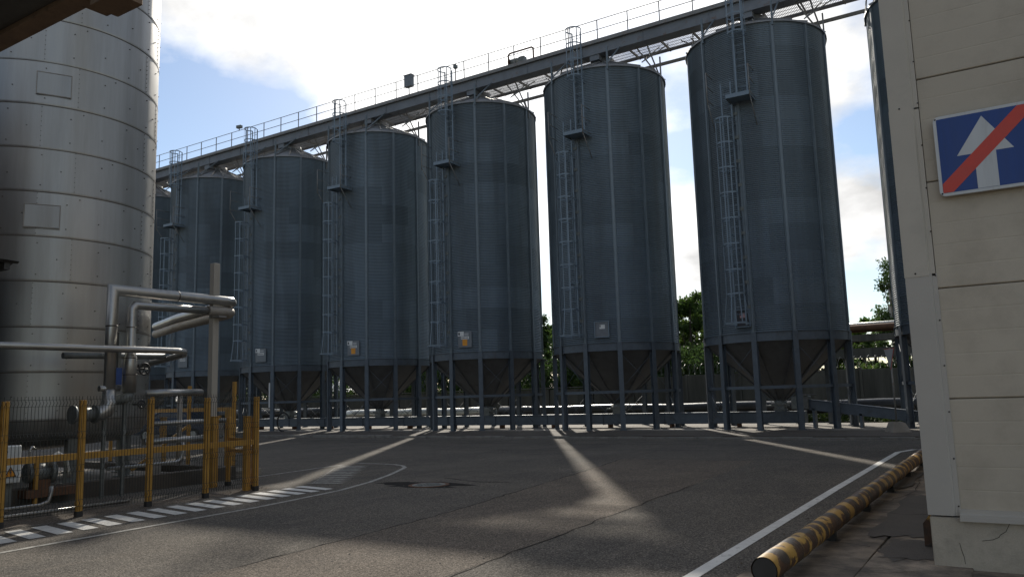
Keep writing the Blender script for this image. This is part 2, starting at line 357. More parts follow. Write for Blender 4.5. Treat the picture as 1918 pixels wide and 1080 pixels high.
grit('grit', 700, lambda: random.gauss(-12.95, .12), lambda: random.uniform(4.5, 11), .004, .016, 'slab', 'loose grit gathered along the foot of the yellow fence')
grit('grit', 900, lambda: random.uniform(-40, 0), lambda: 27.25-abs(random.gauss(0, .1)), .008, .03, 'slab', 'loose grit gathered along the kerb by the silos')
grit('grit', 500, lambda: random.uniform(-11, -2.9), lambda: random.uniform(3.5, 20), .004, .012, 'kerbstone', 'sparse pale grit scattered over the open road')
blob = [(1.0*(1+.35*random.uniform(-1, 1))*math.cos(a)*1.0, .42*(1+.35*random.uniform(-1, 1))*math.sin(a)) for a in [i*math.pi/14 for i in range(28)]]
struct(MB().add([(-10.1+x, 12.45+y, .003) for x, y in blob], [tuple(range(28))]).build('tar_patch', 'tar'))
mh = empty('manhole_cover', (-9.95, 12.4, 0), 0, 'round iron manhole cover set in a tar patch in the road', 'manhole')
MB().lathe([(.40, .004), (.40, .012), (.33, .012), (.33, .006)], n=36, smooth=False).build('frame', 'rust', mh)
m_ = MB().lathe([(.325, .004), (.325, .014), (0.001, .014)], n=36, smooth=False)
for i in range(-3, 4):
    for j in range(-3, 4):
        if i*i+j*j < 10: m_.box((i*.085-.025, j*.085-.025, .013), (i*.085+.025, j*.085+.025, .019))
m_.build('lid', 'machine', mh)
# painted lines
struct(strip([(-2.68, 3.0), (-2.70, 7.1), (-2.80, 14), (-2.86, 22.2), (-2.6, 23.2)], .135, .006).build('road_marking', 'road_paint'))
struct(strip([(-2.6, 23.2), (-1.6, 23.7), (1.5, 23.8)], .10, .007).build('road_marking', 'worn_paint'))
curve = [(-9.9, 2.5), (-10.39, 4.88), (-10.6, 8.0), (-10.66, 8.84), (-10.83, 9.88), (-11.07, 11.13), (-11.55, 12.47), (-12.15, 13.72), (-12.72, 14.75), (-13.1, 15.4), (-13.5, 15.78), (-13.95, 16.02), (-14.5, 16.12), (-15.4, 16.1)]
struct(strip(curve, .10, .006).build('road_marking', 'worn_paint'))
struct(strip([(-14.9, 11.6), (-15.07, 12.49), (-15.32, 14.52), (-15.4, 15.6)], .08, .0065).build('road_marking', 'worn_paint'))
struct(strip([(-32, 25.6), (-24, 26.6), (-10, 26.95), (0, 26.9)], .05, .005, .01).build('road_marking', 'worn_paint'))
zeb = struct(strip([(-12.4, 5.2), (-12.4, 11.0)], .012, .002).build('zebra_hatching', 'worn_paint'))
st_me = MB().add([(0,0,.006),(0,.215,.006),(-1.03,.39,.006),(-1.03,.175,.006)], [(0,1,2,3)]).mesh('stripe', 'road_paint')
y = 4.45; k = 0
while y < 11.3:
    x0 = -11.06-.055*(y-5)
    place('stripe', st_me, zeb, (x0, y, .0003*(k % 2))); y += .368; k += 1
cz = struct(strip([(-12.62, 11.9), (-14.9, 14.8)], .012, .002).build('zebra_hatching', 'worn_paint'))
cr_me = MB().add([(0,0,.006),(.10,.19,.006),(-.62,.02,.006),(-.72,-.17,.006)], [(0,1,2,3)]).mesh('stripe', 'worn_paint')
for i in range(11):
    place('stripe', cr_me, cz, (-12.05-.245*i, 12.03+.33*i, 0))
# concrete slabs beside the building
base = struct(MB().box((-2.35, -4, -.02), (-.5, 27.2, .006)).build('slab_bed', 'soil'))
for r_ in range(15):
    for c_ in range(2):
        x0, x1 = ((-2.33, -1.42), (-1.412, -.55))[c_]
        y0 = -3.9+r_*2.05+(.55 if c_ else 0)
        MB().bbox((x0+random.uniform(0,.015), y0, -.01), (x1-random.uniform(0,.015), y0+2.05-random.uniform(.006,.016), .022+random.uniform(-.006, .01)), .006).build('slab', 'slab', base)

for pth, w in (([(-2.3, 8.9), (-1.9, 9.15), (-1.5, 9.0)], .012), ([(-2.2, 11.2), (-1.8, 11.5), (-1.45, 11.35), (-1.0, 11.6)], .012), ([(-2.25, 7.6), (-1.7, 7.9), (-1.2, 7.75), (-.95, 8.0)], .010), ([(-1.75, 12.6), (-1.6, 14.2), (-1.7, 15.6)], .010)):
    struct(strip(pth, w, .036, .02).build('slab_crack', 'tar'))
def ragged(x0, x1, y0, y1, z, m, k=9):
    P = [(x0+(x1-x0)*i/k, y0) for i in range(k)]+[(x1, y0+(y1-y0)*i/k) for i in range(k)]+[(x1-(x1-x0)*i/k, y1) for i in range(k)]+[(x0, y1-(y1-y0)*i/k) for i in range(k)]
    P = [(x_+random.gauss(0, .035), y_+random.gauss(0, .06), z) for x_, y_ in P]
    return struct(MB().add(P, [tuple(range(len(P)))]).build('asphalt_patch', m))
ragged(-1.62, -.84, 9.7, 13.4, .035, 'asphalt_old'); ragged(-1.35, -.85, 8.5, 9.5, .0352, 'asphalt_old'); ragged(-2.28, -1.75, 14.2, 16.8, .035, 'asphalt_old')

# ------------------------------------------------------------------ grain silos
SX0, SP, SY, SR, PAD = -8.649, 7.35, 34.0, 2.876, .104
RING0, RING1, EAVE = 3.40, 3.76, 16.30
def make_silo(root):
    th = (EAVE-RING1)/12; pitch = th/13; prof_rows = 78
    vs = []; nseg = 14
    for i in range(nseg+1):
        a = R(60.4)*i/nseg
        for j in range(prof_rows+1):
            z = (th+.012)*j/prof_rows
            r = SR + 0.016*math.sin(2*math.pi*z/pitch) + .004*i/nseg
            vs.append((r*math.sin(a), -r*math.cos(a), z))
    k = prof_rows+1
    sm = MB().add(vs, [(i*k+j, (i+1)*k+j, (i+1)*k+j+1, i*k+j+1) for i in range(nseg) for j in range(prof_rows)], True).mesh('wall_sheet', 'galvanised')
    for t in range(12):
        for q in range(6):
            o = place('wall_sheet', sm, root, (0, 0, RING1+t*th), R(60*q+(15 if t % 2 else 45)))
            o.scale = (1+.0012*(t % 2), 1+.0012*(t % 2), 1)
    m = MB(); r0, r1 = SR+.006, SR+.07
    m.box((-.075, -r0-.028, RING1), (.075, -r0, EAVE)); m.box((-.042, -r1, RING1), (.042, -r0-.028, EAVE))
    for t in range(12): m.box((-.078, -r0-.034, RING1+t*th-.05), (.078, -r0-.0285, RING1+t*th+.05))
    rib = m.mesh('stiffener', 'rib_steel')
    leg = MB()
    leg.box((-.1, -SR-.10, .012), (.1, -SR-.085, RING1-.01)).box((-.1, -SR+.085, .012), (.1, -SR+.10, RING0-.02)).box((-.008, -SR-.085, .012), (.008, -SR+.085, RING0-.02))
    leg.box((-.15, -SR-.16, 0), (.15, -SR+.16, .012))
    for sx in (-1, 1):
        for sy in (-1, 1): leg.lathe([(.018, .012), (.018, .035), (.001, .035)], n=6, smooth=False, c=(sx*.12, -SR+sy*.13))
    legm = leg.mesh('leg', 'leg_steel')
    a = R(30); p0 = Vector((0, -SR, 0)); p1 = Vector((SR*math.sin(a), -SR*math.cos(a), 0))
    brm = MB().bar(p0+Vector((.02, 0, 1.63)), p1+Vector((-.02, 0, 1.63)), .05, .12).mesh('brace', 'leg_steel')
    rod = MB()
    for s1, s2 in ((.15, 1.5), (1.5, .15)): rod.tube([p0+Vector((0, 0, s1)), p1+Vector((0, 0, s2))], .011, 5)
    rodm = rod.mesh('brace_rod', 'leg_steel')
    rod2 = MB()
    for s1, s2 in ((1.75, 3.3), (3.3, 1.75)): rod2.tube([p0+Vector((0, 0, s1)), p1+Vector((0, 0, s2))], .011, 5)
    rodm2 = rod2.mesh('brace_rod', 'leg_steel')
    hp = MB(); hr0, hz0, hr1, hz1 = SR-.03, RING0+.02, .24, 1.12
    hp.lathe([(hr1, hz1), (hr0, hz0)], 0, a, 6)
    for aa in (0,):
        d = Vector((math.sin(aa), -math.cos(aa), 0)); nrm = Vector((d.x*.66, d.y*.66, -.75))
        hp.bar(d*hr1+Vector((0,0,hz1))+nrm*.03, d*hr0+Vector((0,0,hz0))+nrm*.03, .03, .06, nrm)
    hpm = hp.mesh('hopper_panel', 'hopper_steel')
    rp = MB(); a2 = R(15); e = .05
    rr = [(.42, EAVE+1.26), (1.6, EAVE+.66), (SR+.10, EAVE+.02), (SR+.10, EAVE-.05)]
    rp.lathe(rr, 0, a2, 4)
    for aa in (0,):
        d = Vector((math.sin(aa), -math.cos(aa), 0))
        rp.bar(d*.42+Vector((0,0,EAVE+1.29)), d*(SR+.11)+Vector((0,0,EAVE+.045)), .04, .07)
    rpm = rp.mesh('roof_panel', 'roof_steel')
    for q in range(12):
        place('stiffener', rib, root, rz=R(30*q-1.5)); place('leg', legm, root, rz=R(30*q-1.5))
        place('brace', brm, root, rz=R(30*q-1.5)); place('hopper_panel', hpm, root, rz=R(30*q-1.5))
        if q % 2 == 0: place('brace_rod', rodm, root, rz=R(30*q-1.5))
        else: place('brace_rod', rodm2, root, rz=R(30*q-1.5))
    for q in range(24): place('roof_panel', rpm, root, rz=R(15*q))
    MB().lathe([(SR+.02, RING0), (SR+.075, RING0), (SR+.075, RING0+.02), (SR+.03, RING0+.02), (SR+.03, RING1-.02), (SR+.075, RING1-.02), (SR+.075, RING1), (SR-.02, RING1)], n=72, smooth=False).build('ring_beam', 'leg_steel', root)
    MB().lathe([(.60, EAVE+1.18), (.60, EAVE+1.42), (.02, EAVE+1.5)], n=24).build('roof_collar', 'roof_steel', root)
    g = MB().lathe([(.25, .98), (.25, 1.14), (.22, 1.14)], n=20); g.box((-.3, -.28, .90), (.3, .28, .98)); g.box((-.55, -.2, .84), (.32, .2, .90))
    g.box((-.2, -.2, .6), (.2, .2, .84)).box((-.24, -.24, .70), (.24, .24, .74)); g.build('outlet_gate', 'machine', root)
    MB().lathe([(SR-.02, EAVE-.06), (SR+.05, EAVE-.06), (SR+.05, EAVE-.01), (SR-.02, EAVE-.01)], n=72, smooth=False).build('eave_ring', 'rib_steel', root)
    # ladders with safety cages
    def ladder(phi, z0, z1, hoops, flare):
        ys = -SR-.22; m = MB()
        for sx in (-.21, .21): m.bar((sx, ys, z0), (sx, ys, z1), .06, .03)
        z = z0+.15
        while z < z1-.05: m.tube([(-.21, ys, z), (.21, ys, z)], .013, 6); z += .29
        z = z0+.5
        while z < min(z1, EAVE)-.1:
            for sx in (-.21, .21): m.bar((sx, ys, z), (sx, -SR, z), .04, .04)
            z += 1.9
        lo = m.build('ladder', 'ladder_steel', root, rz=R(phi))
        cg = MB(); bars = [R(b) for b in (-92, -48, 0, 48, 92)]
        def pt(r, an, z): return Vector((r*math.sin(an), ys-.36*min(1, r/.36)+.0-(r)*math.cos(an)*.98+.02, z))
        for an in bars:
            path = [pt(.36, an, z) for z in (hoops[-1], hoops[0]+(1.15 if flare else 0))]
            if flare: path.append(pt(.50, an, hoops[0]))
            for p_, q_ in zip(path, path[1:]): cg.bar(p_, q_, .045, .012, (math.sin(an), -math.cos(an), 0))
        c_ = cg.build('safety_cage', 'ladder_steel', root, rz=R(phi))
        for i, z in enumerate(hoops):
            if flare and i == 1: z = hoops[0]+1.15
            r_ = .50 if flare and i == 0 else .36; h = MB()
            pts = [Vector((-.21, ys, z))]+[pt(r_, R(-120+10*q), z) for q in range(25)]+[Vector((.21, ys, z))]
            for p_, q_ in zip(pts, pts[1:]): h.bar(p_, q_, .012, .055)
            h.build('hoop', 'ladder_steel', c_)
    ladder(-9, 4.05, 13.95, [4.1, 5.2]+[6.2+1.02*i for i in range(7)], True)
    ladder(3.5, 13.2, 18.0, [15.75, 16.5, 17.25, 17.98], False)
    cd = MB().box((-.04, -SR-.085, 4.0), (.04, -SR-.035, 12.9)); cdo = cd.build('conduit', 'rib_steel', root, rz=R(-3.2))
    for z_ in np.arange(4.7, 12.8, .98): MB().box((-.10, -SR-.12, z_), (.055, -SR-.05, z_+.13)).build('clip', 'machine', cdo)
    pf = MB(); yo = -SR-.92
    pf.box((-.42, yo, 13.08), (.52, -SR-.03, 13.12)).box((-.42, yo-.012, 13.0), (.52, yo, 13.16)).box((.52, yo, 13.0), (.532, -SR-.03, 13.16)).box((-.432, yo, 13.0), (-.42, -SR-.03, 13.16))
    po = pf.build('platform', 'ladder_steel', root, rz=R(2))
    for sx in (-1.15, .53):
        rl = MB(); rl.tube([(sx, yo, 12.9), (sx, yo, 14.25)], .022, 6)
        for z in (13.12, 13.7, 14.25): rl.tube([(sx, yo, z), (sx, -SR-.05, z)], .018, 6)
        rl.tube([(sx, yo, 13.0), (sx, -SR-.03, 12.0)], .018, 6)
        rl.build('railing', 'rail_steel', po)
def copy_part(o, parent):
    c = o.copy(); COL.objects.link(c); c.parent = parent
    for g in CH.get(o, []): copy_part(g, c)
ORD = ['eighth', 'seventh', 'sixth', 'fifth', 'fourth', 'third', 'second', 'first']
silos = []
for i in range(8):
    x = SX0+(i-6)*SP+(.15 if i == 7 else 0)
    lab = 'corrugated steel grain silo on legs, %s in the row counted from the beige building' % ORD[i]
    if i == 7: lab = 'corrugated steel grain silo mostly hidden behind the corner of the beige building'
    s_ = empty('grain_silo', (x, SY, PAD), 0, lab, 'silo', 'grain silos in a row'); silos.append(s_)
make_silo(silos[6])
CH = {}
for o in list(COL.objects):
    if o.parent: CH.setdefault(o.parent, []).append(o)
for i in (0, 1, 2, 3, 4, 5, 7):
    for c in list(CH[silos[6]]): copy_part(c, silos[i])
# manhole hatches with stickers, different on each silo
for i, s_ in enumerate(silos):
    phi = R(-9.5) if i == 6 else R(14); z0 = 3.98
    if i in (5, 6):
        m = MB(); y0 = -SR-.02
        for a_, b_ in (((-.33, y0-.07, z0), (-.29, y0, z0+.72)), ((.29, y0-.07, z0), (.33, y0, z0+.72)), ((-.29, y0-.07, z0), (.29, y0, z0+.04)), ((-.29, y0-.07, z0+.68), (.29, y0, z0+.72))): m.box(a_, b_)
        h = m.build('hatch', 'ladder_steel', s_, rz=phi)
        MB().box((-.29, y0-.03, z0+.04), (.29, y0-.004, z0+.68)).build('hatch_door', 'hatch_dark' if i == 6 else 'hatch', h)
        MB().box((-.10, y0-.036, z0+.38), (.14, y0-.031, z0+.56)).build('sticker', 'label_pink' if i == 6 else 'label_white', h)
        MB().box((-.09, y0-.039, z0+.46), (-.05, y0-.0365, z0+.55)).build('sticker_mark', 'label_ink', h)
    else:
        y0 = -SR-.03
        h = MB().bbox((-.36, y0-.05, z0), (.36, y0, z0+.78), .012).build('hatch', 'hatch', s_, rz=phi)
        MB().box((-.36, y0-.056, z0+.55), (-.05, y0-.051, z0+.77)).build('sticker', 'label_white', h)
        MB().box((-.33, y0-.059, z0+.6), (-.25, y0-.0565, z0+.72)).build('sticker_mark', 'label_ink', h)
        MB().box((-.20, y0-.056, z0+.40), (.22, y0-.051, z0+.53)).build('sticker', 'label_white', h)
        m = MB()
        for q in range(5): m.box((-.17+q*.075, y0-.059, z0+.44), (-.12+q*.075, y0-.0565, z0+.49))
        m.build('sticker_mark', 'label_ink', h)
        MB().box((-.02, y0-.056, z0+.58), (.20, y0-.051, z0+.68)).build('sticker', 'sign_back', h)
        if i in (3, 4):
            MB().prism([(-.12, 0), (.12, 0), (.13, .30), (-.13, .30)], 0, .005).build('sticker', 'label_orange', h)
            o = kids(h)[-1]; o.rotation_euler.x = R(90); o.location = (0, y0-.0505, z0+.08)
MB().bar((-.13, -SR-.115, 1.35), (-.13, -SR-.115, 2.75), .07, .07).build('conduit_cover', 'label_white', silos[2], rz=R(28.5))

# ------------------------------------------------------------------ catwalk and top conveyor
CW = empty('conveyor_catwalk', (0, 33.0, 17.8), 0, 'long enclosed conveyor with railed walkway running over the silo roofs', 'catwalk')
X0, X1 = -64.0, 1.5
def cw(name, mb, m): return mb.build(name, m, CW, (0, -33.0, -17.8))
seg = 3.16; k = 0; x = X0
while x < X1-.1:
    xe = min(x+seg, X1)
    cw('conveyor_casing', MB().box((x+.006, 33.05, 17.86), (xe-.006, 33.62, 18.46)).box((x+.004, 33.0, 18.46), (xe-.004, 33.68, 18.52)), 'beam_paint')
    cw('casing_flange', MB().box((x-.03, 33.02, 17.84), (x+.005, 33.65, 18.455)), 'beam_paint'); x += seg
cw('edge_channel', MB().box((X0, 32.90, 18.36), (X1, 32.995, 18.54)), 'rail_steel')
g = MB(); x = X0
while x < X1: g.box((x, 33.7, 18.02), (x+.012, 34.95, 18.05)); x += .065
for y_ in (33.72, 34.0, 34.3, 34.6, 34.93): g.box((X0, y_-.006, 18.0), (X1, y_+.006, 18.019))
stuff(cw('walkway_grating', g, 'rail_steel'))
for y_, z_ in ((34.98, 17.92), (33.69, 17.9)): cw('walkway_beam', MB().box((X0, y_, z_), (X1, y_+.06, z_+.16)), 'rail_steel')
cw('lower_chord', MB().box((X0, 34.95, 17.30), (X1, 35.05, 17.44)), 'rail_steel')
x = X0+.6
while x < X1:
    cw('cross_bearer', MB().bar((x, 33.1, 17.93), (x, 35.0, 17.93), .06, .1), 'rail_steel'); x += 1.58
x = -12.54-1.585*33
while x < X1:
    cw('railing_post', MB().bar((x, 32.95, 18.36), (x, 32.95, 19.5), .04, .04), 'rail_steel'); x += 1.585
for z_ in (19.5, 19.02): cw('handrail', MB().tube([(X0, 32.95, z_), (X1, 32.95, z_)], .021, 6), 'rail_steel')
for i in range(8):
    xc = SX0+(i-6)*SP
    for px, py_ in ((1.45, 31.42), (-1.45, 31.42)):
        cw('support_post', MB().bar((xc+px, py_, EAVE-.1), (xc+px, py_, 17.3), .07, .07), 'rib_steel')
        cw('support_strut', MB().bar((xc+px, py_, 16.5), (xc+px*.95, 33.04, 17.9), .05, .05), 'rib_steel')
    for sx in (1, -1):
        m = MB(); b_ = Vector((xc+sx*2.86, 34.2, EAVE+.05))
        for tx, ty, tz in ((2.2, 34.99, 17.35), (2.0, 33.5, 17.86), (2.55, 33.5, 17.86), (1.7, 34.99, 17.35)): m.bar(b_, (xc+sx*tx, ty, tz), .05, .05)
        if sx > 0: m.bar(b_+Vector((.03, 0, -.4)), b_+Vector((.03, 0, 1.05)), .06, .06)
        for tx in (2.9, 3.35): m.bar((xc+sx*2.3, 33.4, 17.0), (xc+sx*tx, 34.2, 17.9), .045, .045)
        cw('truss_strut', m, 'rail_steel')
    cw('filling_spout', MB().box((xc-.25, 33.1, 17.6), (xc+.25, 33.6, 17.87)).bar((xc, 33.35, 17.65), (xc, 33.75, 17.5), .35, .35), 'beam_paint')
# things standing on the catwalk
t = empty('control_box', (-27.5, 33.02, 18.52), 0, 'grey metal box on a short pole above the catwalk railing', 'control box')
MB().tube([(0, 0, 0), (0, 0, .55)], .03, 8).build('pole', 'rail_steel', t)
MB().bbox((-.26, -.14, .5), (.26, .14, 1.15), .02).box((-.29, -.17, 1.15), (.29, .17, 1.18)).build('box', 'hatch', t)
t = empty('drive_motor', (-20.35, 33.3, 18.52), 0, 'conveyor drive motor under a bent pipe guard on top of the catwalk', 'motor')
MB().tube([(-.55, 0, .28), (-.1, 0, .28)], .17, 12).box((-.6, -.2, 0), (0, .2, .12)).tube([(-.62, 0, .28), (-.55, 0, .28)], .2, 12).build('motor', 'machine', t)
MB().bbox((0, -.16, .02), (.35, .16, .42), .02).build('gearbox', 'machine', t)
MB().tube([(-.55, -.2, 0), (-.55, -.2, .62), (-.45, -.2, .7), (.85, -.2, .7), (.95, -.2, .62), (.95, -.2, 0)], .045, 8).build('pipe_guard', 'rust', t)
t = empty('security_camera', (-41.9, 32.95, 19.5), 0, 'small camera fixed on the catwalk handrail', 'camera')
MB().tube([(0, 0, 0), (0, 0, .16)], .03, 6).build('bracket', 'rail_steel', t); MB().bar((-.16, -.05, .24), (.2, .02, .24), .2, .18).build('housing', 'machine', t)
t = empty('lamp_bracket', (-24.2, 32.95, 18.54), 0, 'short lamp post fixed beside a ladder cage on the catwalk', 'lamp')
MB().tube([(0, 0, 0), (0, 0, .75)], .03, 6).build('pole', 'rail_steel', t); MB().bbox((-.1, -.1, .7), (.1, .1, .9), .02).build('lamp_head', 'machine', t)

# ------------------------------------------------------------------ bottom conveyors and pipes behind the legs
TR = empty('trough_conveyor', (-36, 34, PAD), 0, 'long grey trough conveyor on the ground beneath the silo hoppers', 'conveyor')
x = -62.0
while x < -8:
    MB().box((x+.005, -.22, .16), (x+3.0, .22, .60)).box((x, -.27, .60), (x+3.0, .27, .64)).box((x-.02, -.26, .14), (x+.004, .26, .598)).build('trough', 'leg_steel', TR, (36, 0, 0))
    MB().box((x+.2, -.18, 0), (x+.3, .18, .16)).build('foot', 'rust', TR, (36, 0, 0)); x += 3.02
IC = empty('inclined_conveyor', (-7.4, 33.0, PAD), 0, 'inclined grey conveyor trough dropping towards the beige building', 'conveyor')
MB().bar((0, 0, .92), (4.6, 0, .30), .4, .38).bar((0, 0, 1.12), (4.6, 0, .50), .46, .03).build('trough', 'leg_steel', IC)
for x_ in (.3, 2.0, 3.6): MB().box((x_-.05, -.2, 0), (x_+.05, .2, .8-.135*x_)).build('foot', 'leg_steel', IC)
MB().bbox((-.5, -.3, .75), (.15, .3, 1.25), .02).build('drive_head', 'machine', IC)
MB().tube([(-.2, -.33, 1.2), (-.2, -.33, 1.3), (.5, -.33, 1.3)], .03, 6).build('lever', 'rail_steel', IC)
def pipe(name, path, r, m, label, cat='pipe', n=16, group=None, sup=None):
    root = empty(name, (path[0][0], path[0][1], 0), 0, label, cat, group); L0 = (-path[0][0], -path[0][1], 0)
    MB().tube(path, r, n).build('pipe_body', m, root, L0)
    if sup:
        for (x_, y_, z_) in sup: MB().box((x_-.06, y_-.12, 0), (x_+.06, y_+.12, z_)).build('support', 'concrete', root, L0)
    return root
wob = [(x_, 40+.03*math.sin(x_*1.7), .78+.03*math.sin(x_*.9)) for x_ in np.arange(-26.5, 6, 1.5)]
p_ = pipe('black_pipe', wob, .30, 'pipe_black', 'thick black wrapped pipe lying along the foot of the concrete wall', sup=[(x_, 40, .5) for x_ in range(-24, 6, 5)])
wob = [(x_, 40+.02*math.sin(x_*2), .78+.02*math.sin(x_*1.3)) for x_ in np.arange(-39, -26.6, .8)]
p_ = pipe('foil_pipe', wob, [.29+.018*(i % 2) for i in range(len(wob))], 'pipe_foil', 'silver foil wrapped pipe behind the legs of the fourth and fifth silos', sup=[(x_, 40, .5) for x_ in range(-38, -27, 4)])
wob = [(x_, 40.2, .95+.0*x_) for x_ in np.arange(-70, -39.2, 3)]
p_ = pipe('old_pipe', wob, .33, 'pipe_black', 'dark wrapped pipe with a pale top beyond the far silos', sup=[(x_, 40.2, .65) for x_ in range(-68, -40, 5)])
hose = tag(MB().tube(arc((-35.1, 31.4, .62), .5, R(80), R(300), 18, (0, -.3, 0), (0, 0, 1)) and [(-35.2-.55*math.cos(R(a))*.9, 31.0, .62+.52*math.sin(R(a))) for a in range(-95, 160, 12)], .045, 8).build('hose', 'rubber'), 'black hose bent in an arc at a silo leg', 'hose')
bp_ = pipe('bent_pipe', [(-42.5, 35.6, 1.35), (-39.3, 35.6, 1.1), (-39.1, 35.6, 1.02), (-39.1, 35.6, .9), (-39.4, 35.6, .84), (-43.0, 35.6, .62)], .05, 'pipe_foil', 'thin pale pipe folded back on itself behind the sixth silo')

# ------------------------------------------------------------------ boundary wall, razor wire, pipe bridge, house, car
wl = empty('boundary_wall', (-8, 44, 0), 0, 'tall stained concrete panel wall behind the black pipe', 'wall')
x = -19.4
while x < 14:
    MB().bbox((x+.02, -.09, -.03), (x+2.96, .09, 2.55+random.uniform(-.03, .03)), .015).build('wall_panel', 'old_concrete', wl, (8, 0, 0))
    MB().bbox((x-.12, -.17, -.03), (x+.015, .15, 2.62), .015).build('wall_post', 'old_concrete', wl, (8, 0, 0)); x += 3.1
wl2 = empty('low_wall', (-45, 44, 0), 0, 'lower dark concrete wall behind the far silos', 'wall')
x = -75
while x < -19.9:
    MB().bbox((x+.02, -.1, -.03), (min(x+3.05, -19.6), .1, 2.06+random.uniform(-.04, .04)), .015).build('wall_panel', 'old_concrete', wl2, (45, 0, 0)); x += 3.1
cp = MB()
MB().box((-76, -.16, 2.11), (-19.6, .16, 2.16)).build('coping', 'kerbstone', wl2, (45, 0, 0))
pts = []
for i in range(1500):
    a = i*.42; pts.append((-19.4+i*.0225, 44+.30*math.sin(a), 2.92+.30*math.cos(a)+.03*math.sin(i*.7)))
rw = tag(MB().tube(pts, .007, 4).build('razor_wire', 'razor'), 'coil of razor wire along the top of the concrete wall', 'wire')
pb = empty('pipe_bridge', (-6, 50, 0), 0, 'raised pipe bridge with old concrete beam beyond the boundary wall', 'pipe bridge')
MB().bbox((-6.5, -.5, 4.25), (12, .5, 4.62), .03).build('beam', 'old_concrete', pb); MB().bbox((-6.5, -.3, 3.3), (12, .3, 3.85), .03).build('beam', 'old_concrete', pb)
for y_, z_, r_, mm in ((-.45, 5.0, .2, 'rust'), (0, 4.95, .14, 'rust'), (-.1, 5.25, .1, 'pipe_foil'), (.4, 5.0, .2, 'rust')): MB().tube([(-6.5, y_, z_), (12, y_, z_)], r_, 12).build('pipe_run', mm, pb)
for x_ in (-6, 3.5, 10): MB().bbox((x_-.25, -.45, -.03), (x_+.25, .45, 4.25), .03).build('column', 'old_concrete', pb)
hs = empty('house', (-62, 62, 0), 0, 'distant low house with a grey hipped roof seen between silo legs', 'house')
MB().box((-5, -4, -.03), (4.6, 4, 2.6)).build('wall', 'brick_dark', hs)
MB().add([(-5.5,-4.5,2.6),(5.1,-4.5,2.6),(5.1,4.5,2.6),(-5.5,4.5,2.6),(-2.5,0,4.6),(2.1,0,4.6)], [(0,1,5,4),(1,2,5),(2,3,4,5),(3,0,4),(3,2,1,0)]).build('roof', 'slate', hs)
for x_ in (-3, 0, 2.8): w_ = MB().box((x_-.5, -4.05, 1), (x_+.5, -3.99, 2.1)).build('window', 'sign_white', hs); MB().box((x_-.42, -4.07, 1.08), (x_+.42, -4.055, 2.02)).build('pane', 'glass', w_)
def car(name, loc, rz, label):
    r0 = empty(name, loc, rz, label, 'car')
    prof = [(-2.15,.45),(-2.2,.7),(-2.1,.9),(-1.3,.98),(-.75,1.38),(.75,1.42),(1.45,1.0),(2.05,.92),(2.15,.6),(2.1,.35),(-2.05,.35)]
    n = len(prof); vs = []
    for yy, sc in ((-.86, 0), (-.80, 1), (.80, 1), (.86, 0)):
        for x_, z_ in prof: vs.append((x_, yy*(1 if z_ < 1.05 else .82), z_ if sc == 0 or z_ < .5 else z_+.02))
    fs = [tuple(range(n)), tuple(range(4*n-1, 3*n-1, -1))]+[(q*n+i, (q+1)*n+i, (q+1)*n+(i+1) % n, q*n+(i+1) % n) for q in range(3) for i in range(n)]
    MB().add(vs, fs).build('body', 'car_paint', r0)
    for s in (-1, 1):
        MB().add([(-1.15, s*.835, 1.02), (1.2, s*.835, 1.05), (.68, s*.735, 1.37), (-.68, s*.735, 1.34)], [(0,1,2,3)]).build('side_window', 'glass', r0)
        for x_ in (-1.35, 1.35):
            w_ = MB().tube([(x_, s*.70, .32), (x_, s*.89, .32)], .32, 20).build('tyre', 'rubber', r0); MB().tube([(x_, s*.87, .32), (x_, s*.9, .32)], .2, 16).build('rim', 'razor', w_)
    MB().add([(1.40, -.68, 1.04), (1.40, .68, 1.04), (.80, .60, 1.41), (.80, -.60, 1.41)], [(0,1,2,3)]).build('windscreen', 'glass', r0)
    for s in (-.6, .6): MB().bbox((2.06, s-.16, .66), (2.17, s+.16, .82), .01).build('headlight', 'label_white', r0)
car('parked_car', (-34.6, 24.2, 0), R(195), 'dark blue car parked beyond the yellow fences near the silos')

# ------------------------------------------------------------------ trees and plants
def leaf_mesh(name, m, clumps, nleaf, size, droop=0):
    C = []; wts = np.array([c[3]*c[4]*c[5] for c in clumps]); wts = wts/wts.sum()
    cnt = (wts*nleaf).astype(int); P = []
    for c, k in zip(clumps, cnt):
        d = rng.normal(size=(k, 3)); d /= np.linalg.norm(d, axis=1)[:, None]
        rr_ = np.abs(rng.normal(.72, .30, size=(k, 1)))
        P.append(np.array(c[:3])+d*rr_*np.array(c[3:6]))
    P = np.concatenate(P); n = len(P)
    a = rng.normal(size=(n, 3)); a[:, 2] -= droop; a /= np.linalg.norm(a, axis=1)[:, None]
    b = rng.normal(size=(n, 3)); b -= a*(a*b).sum(1)[:, None]; b /= np.linalg.norm(b, axis=1)[:, None]
    s = size*rng.uniform(.6, 1.3, size=(n, 1))
    V = np.stack([P-a*s, P+b*s*.45, P+a*s, P-b*s*.45], 1).reshape(-1, 3)
    me = bpy.data.meshes.new(name); me.vertices.add(4*n); me.vertices.foreach_set('co', V.ravel())
    me.loops.add(4*n); me.loops.foreach_set('vertex_index', np.arange(4*n)); me.polygons.add(n)
    me.polygons.foreach_set('loop_start', np.arange(0, 4*n, 4)); me.polygons.foreach_set('loop_total', np.full(n, 4))
    me.materials.append(MATS[m]); me.update(calc_edges=True); me.validate(); return me
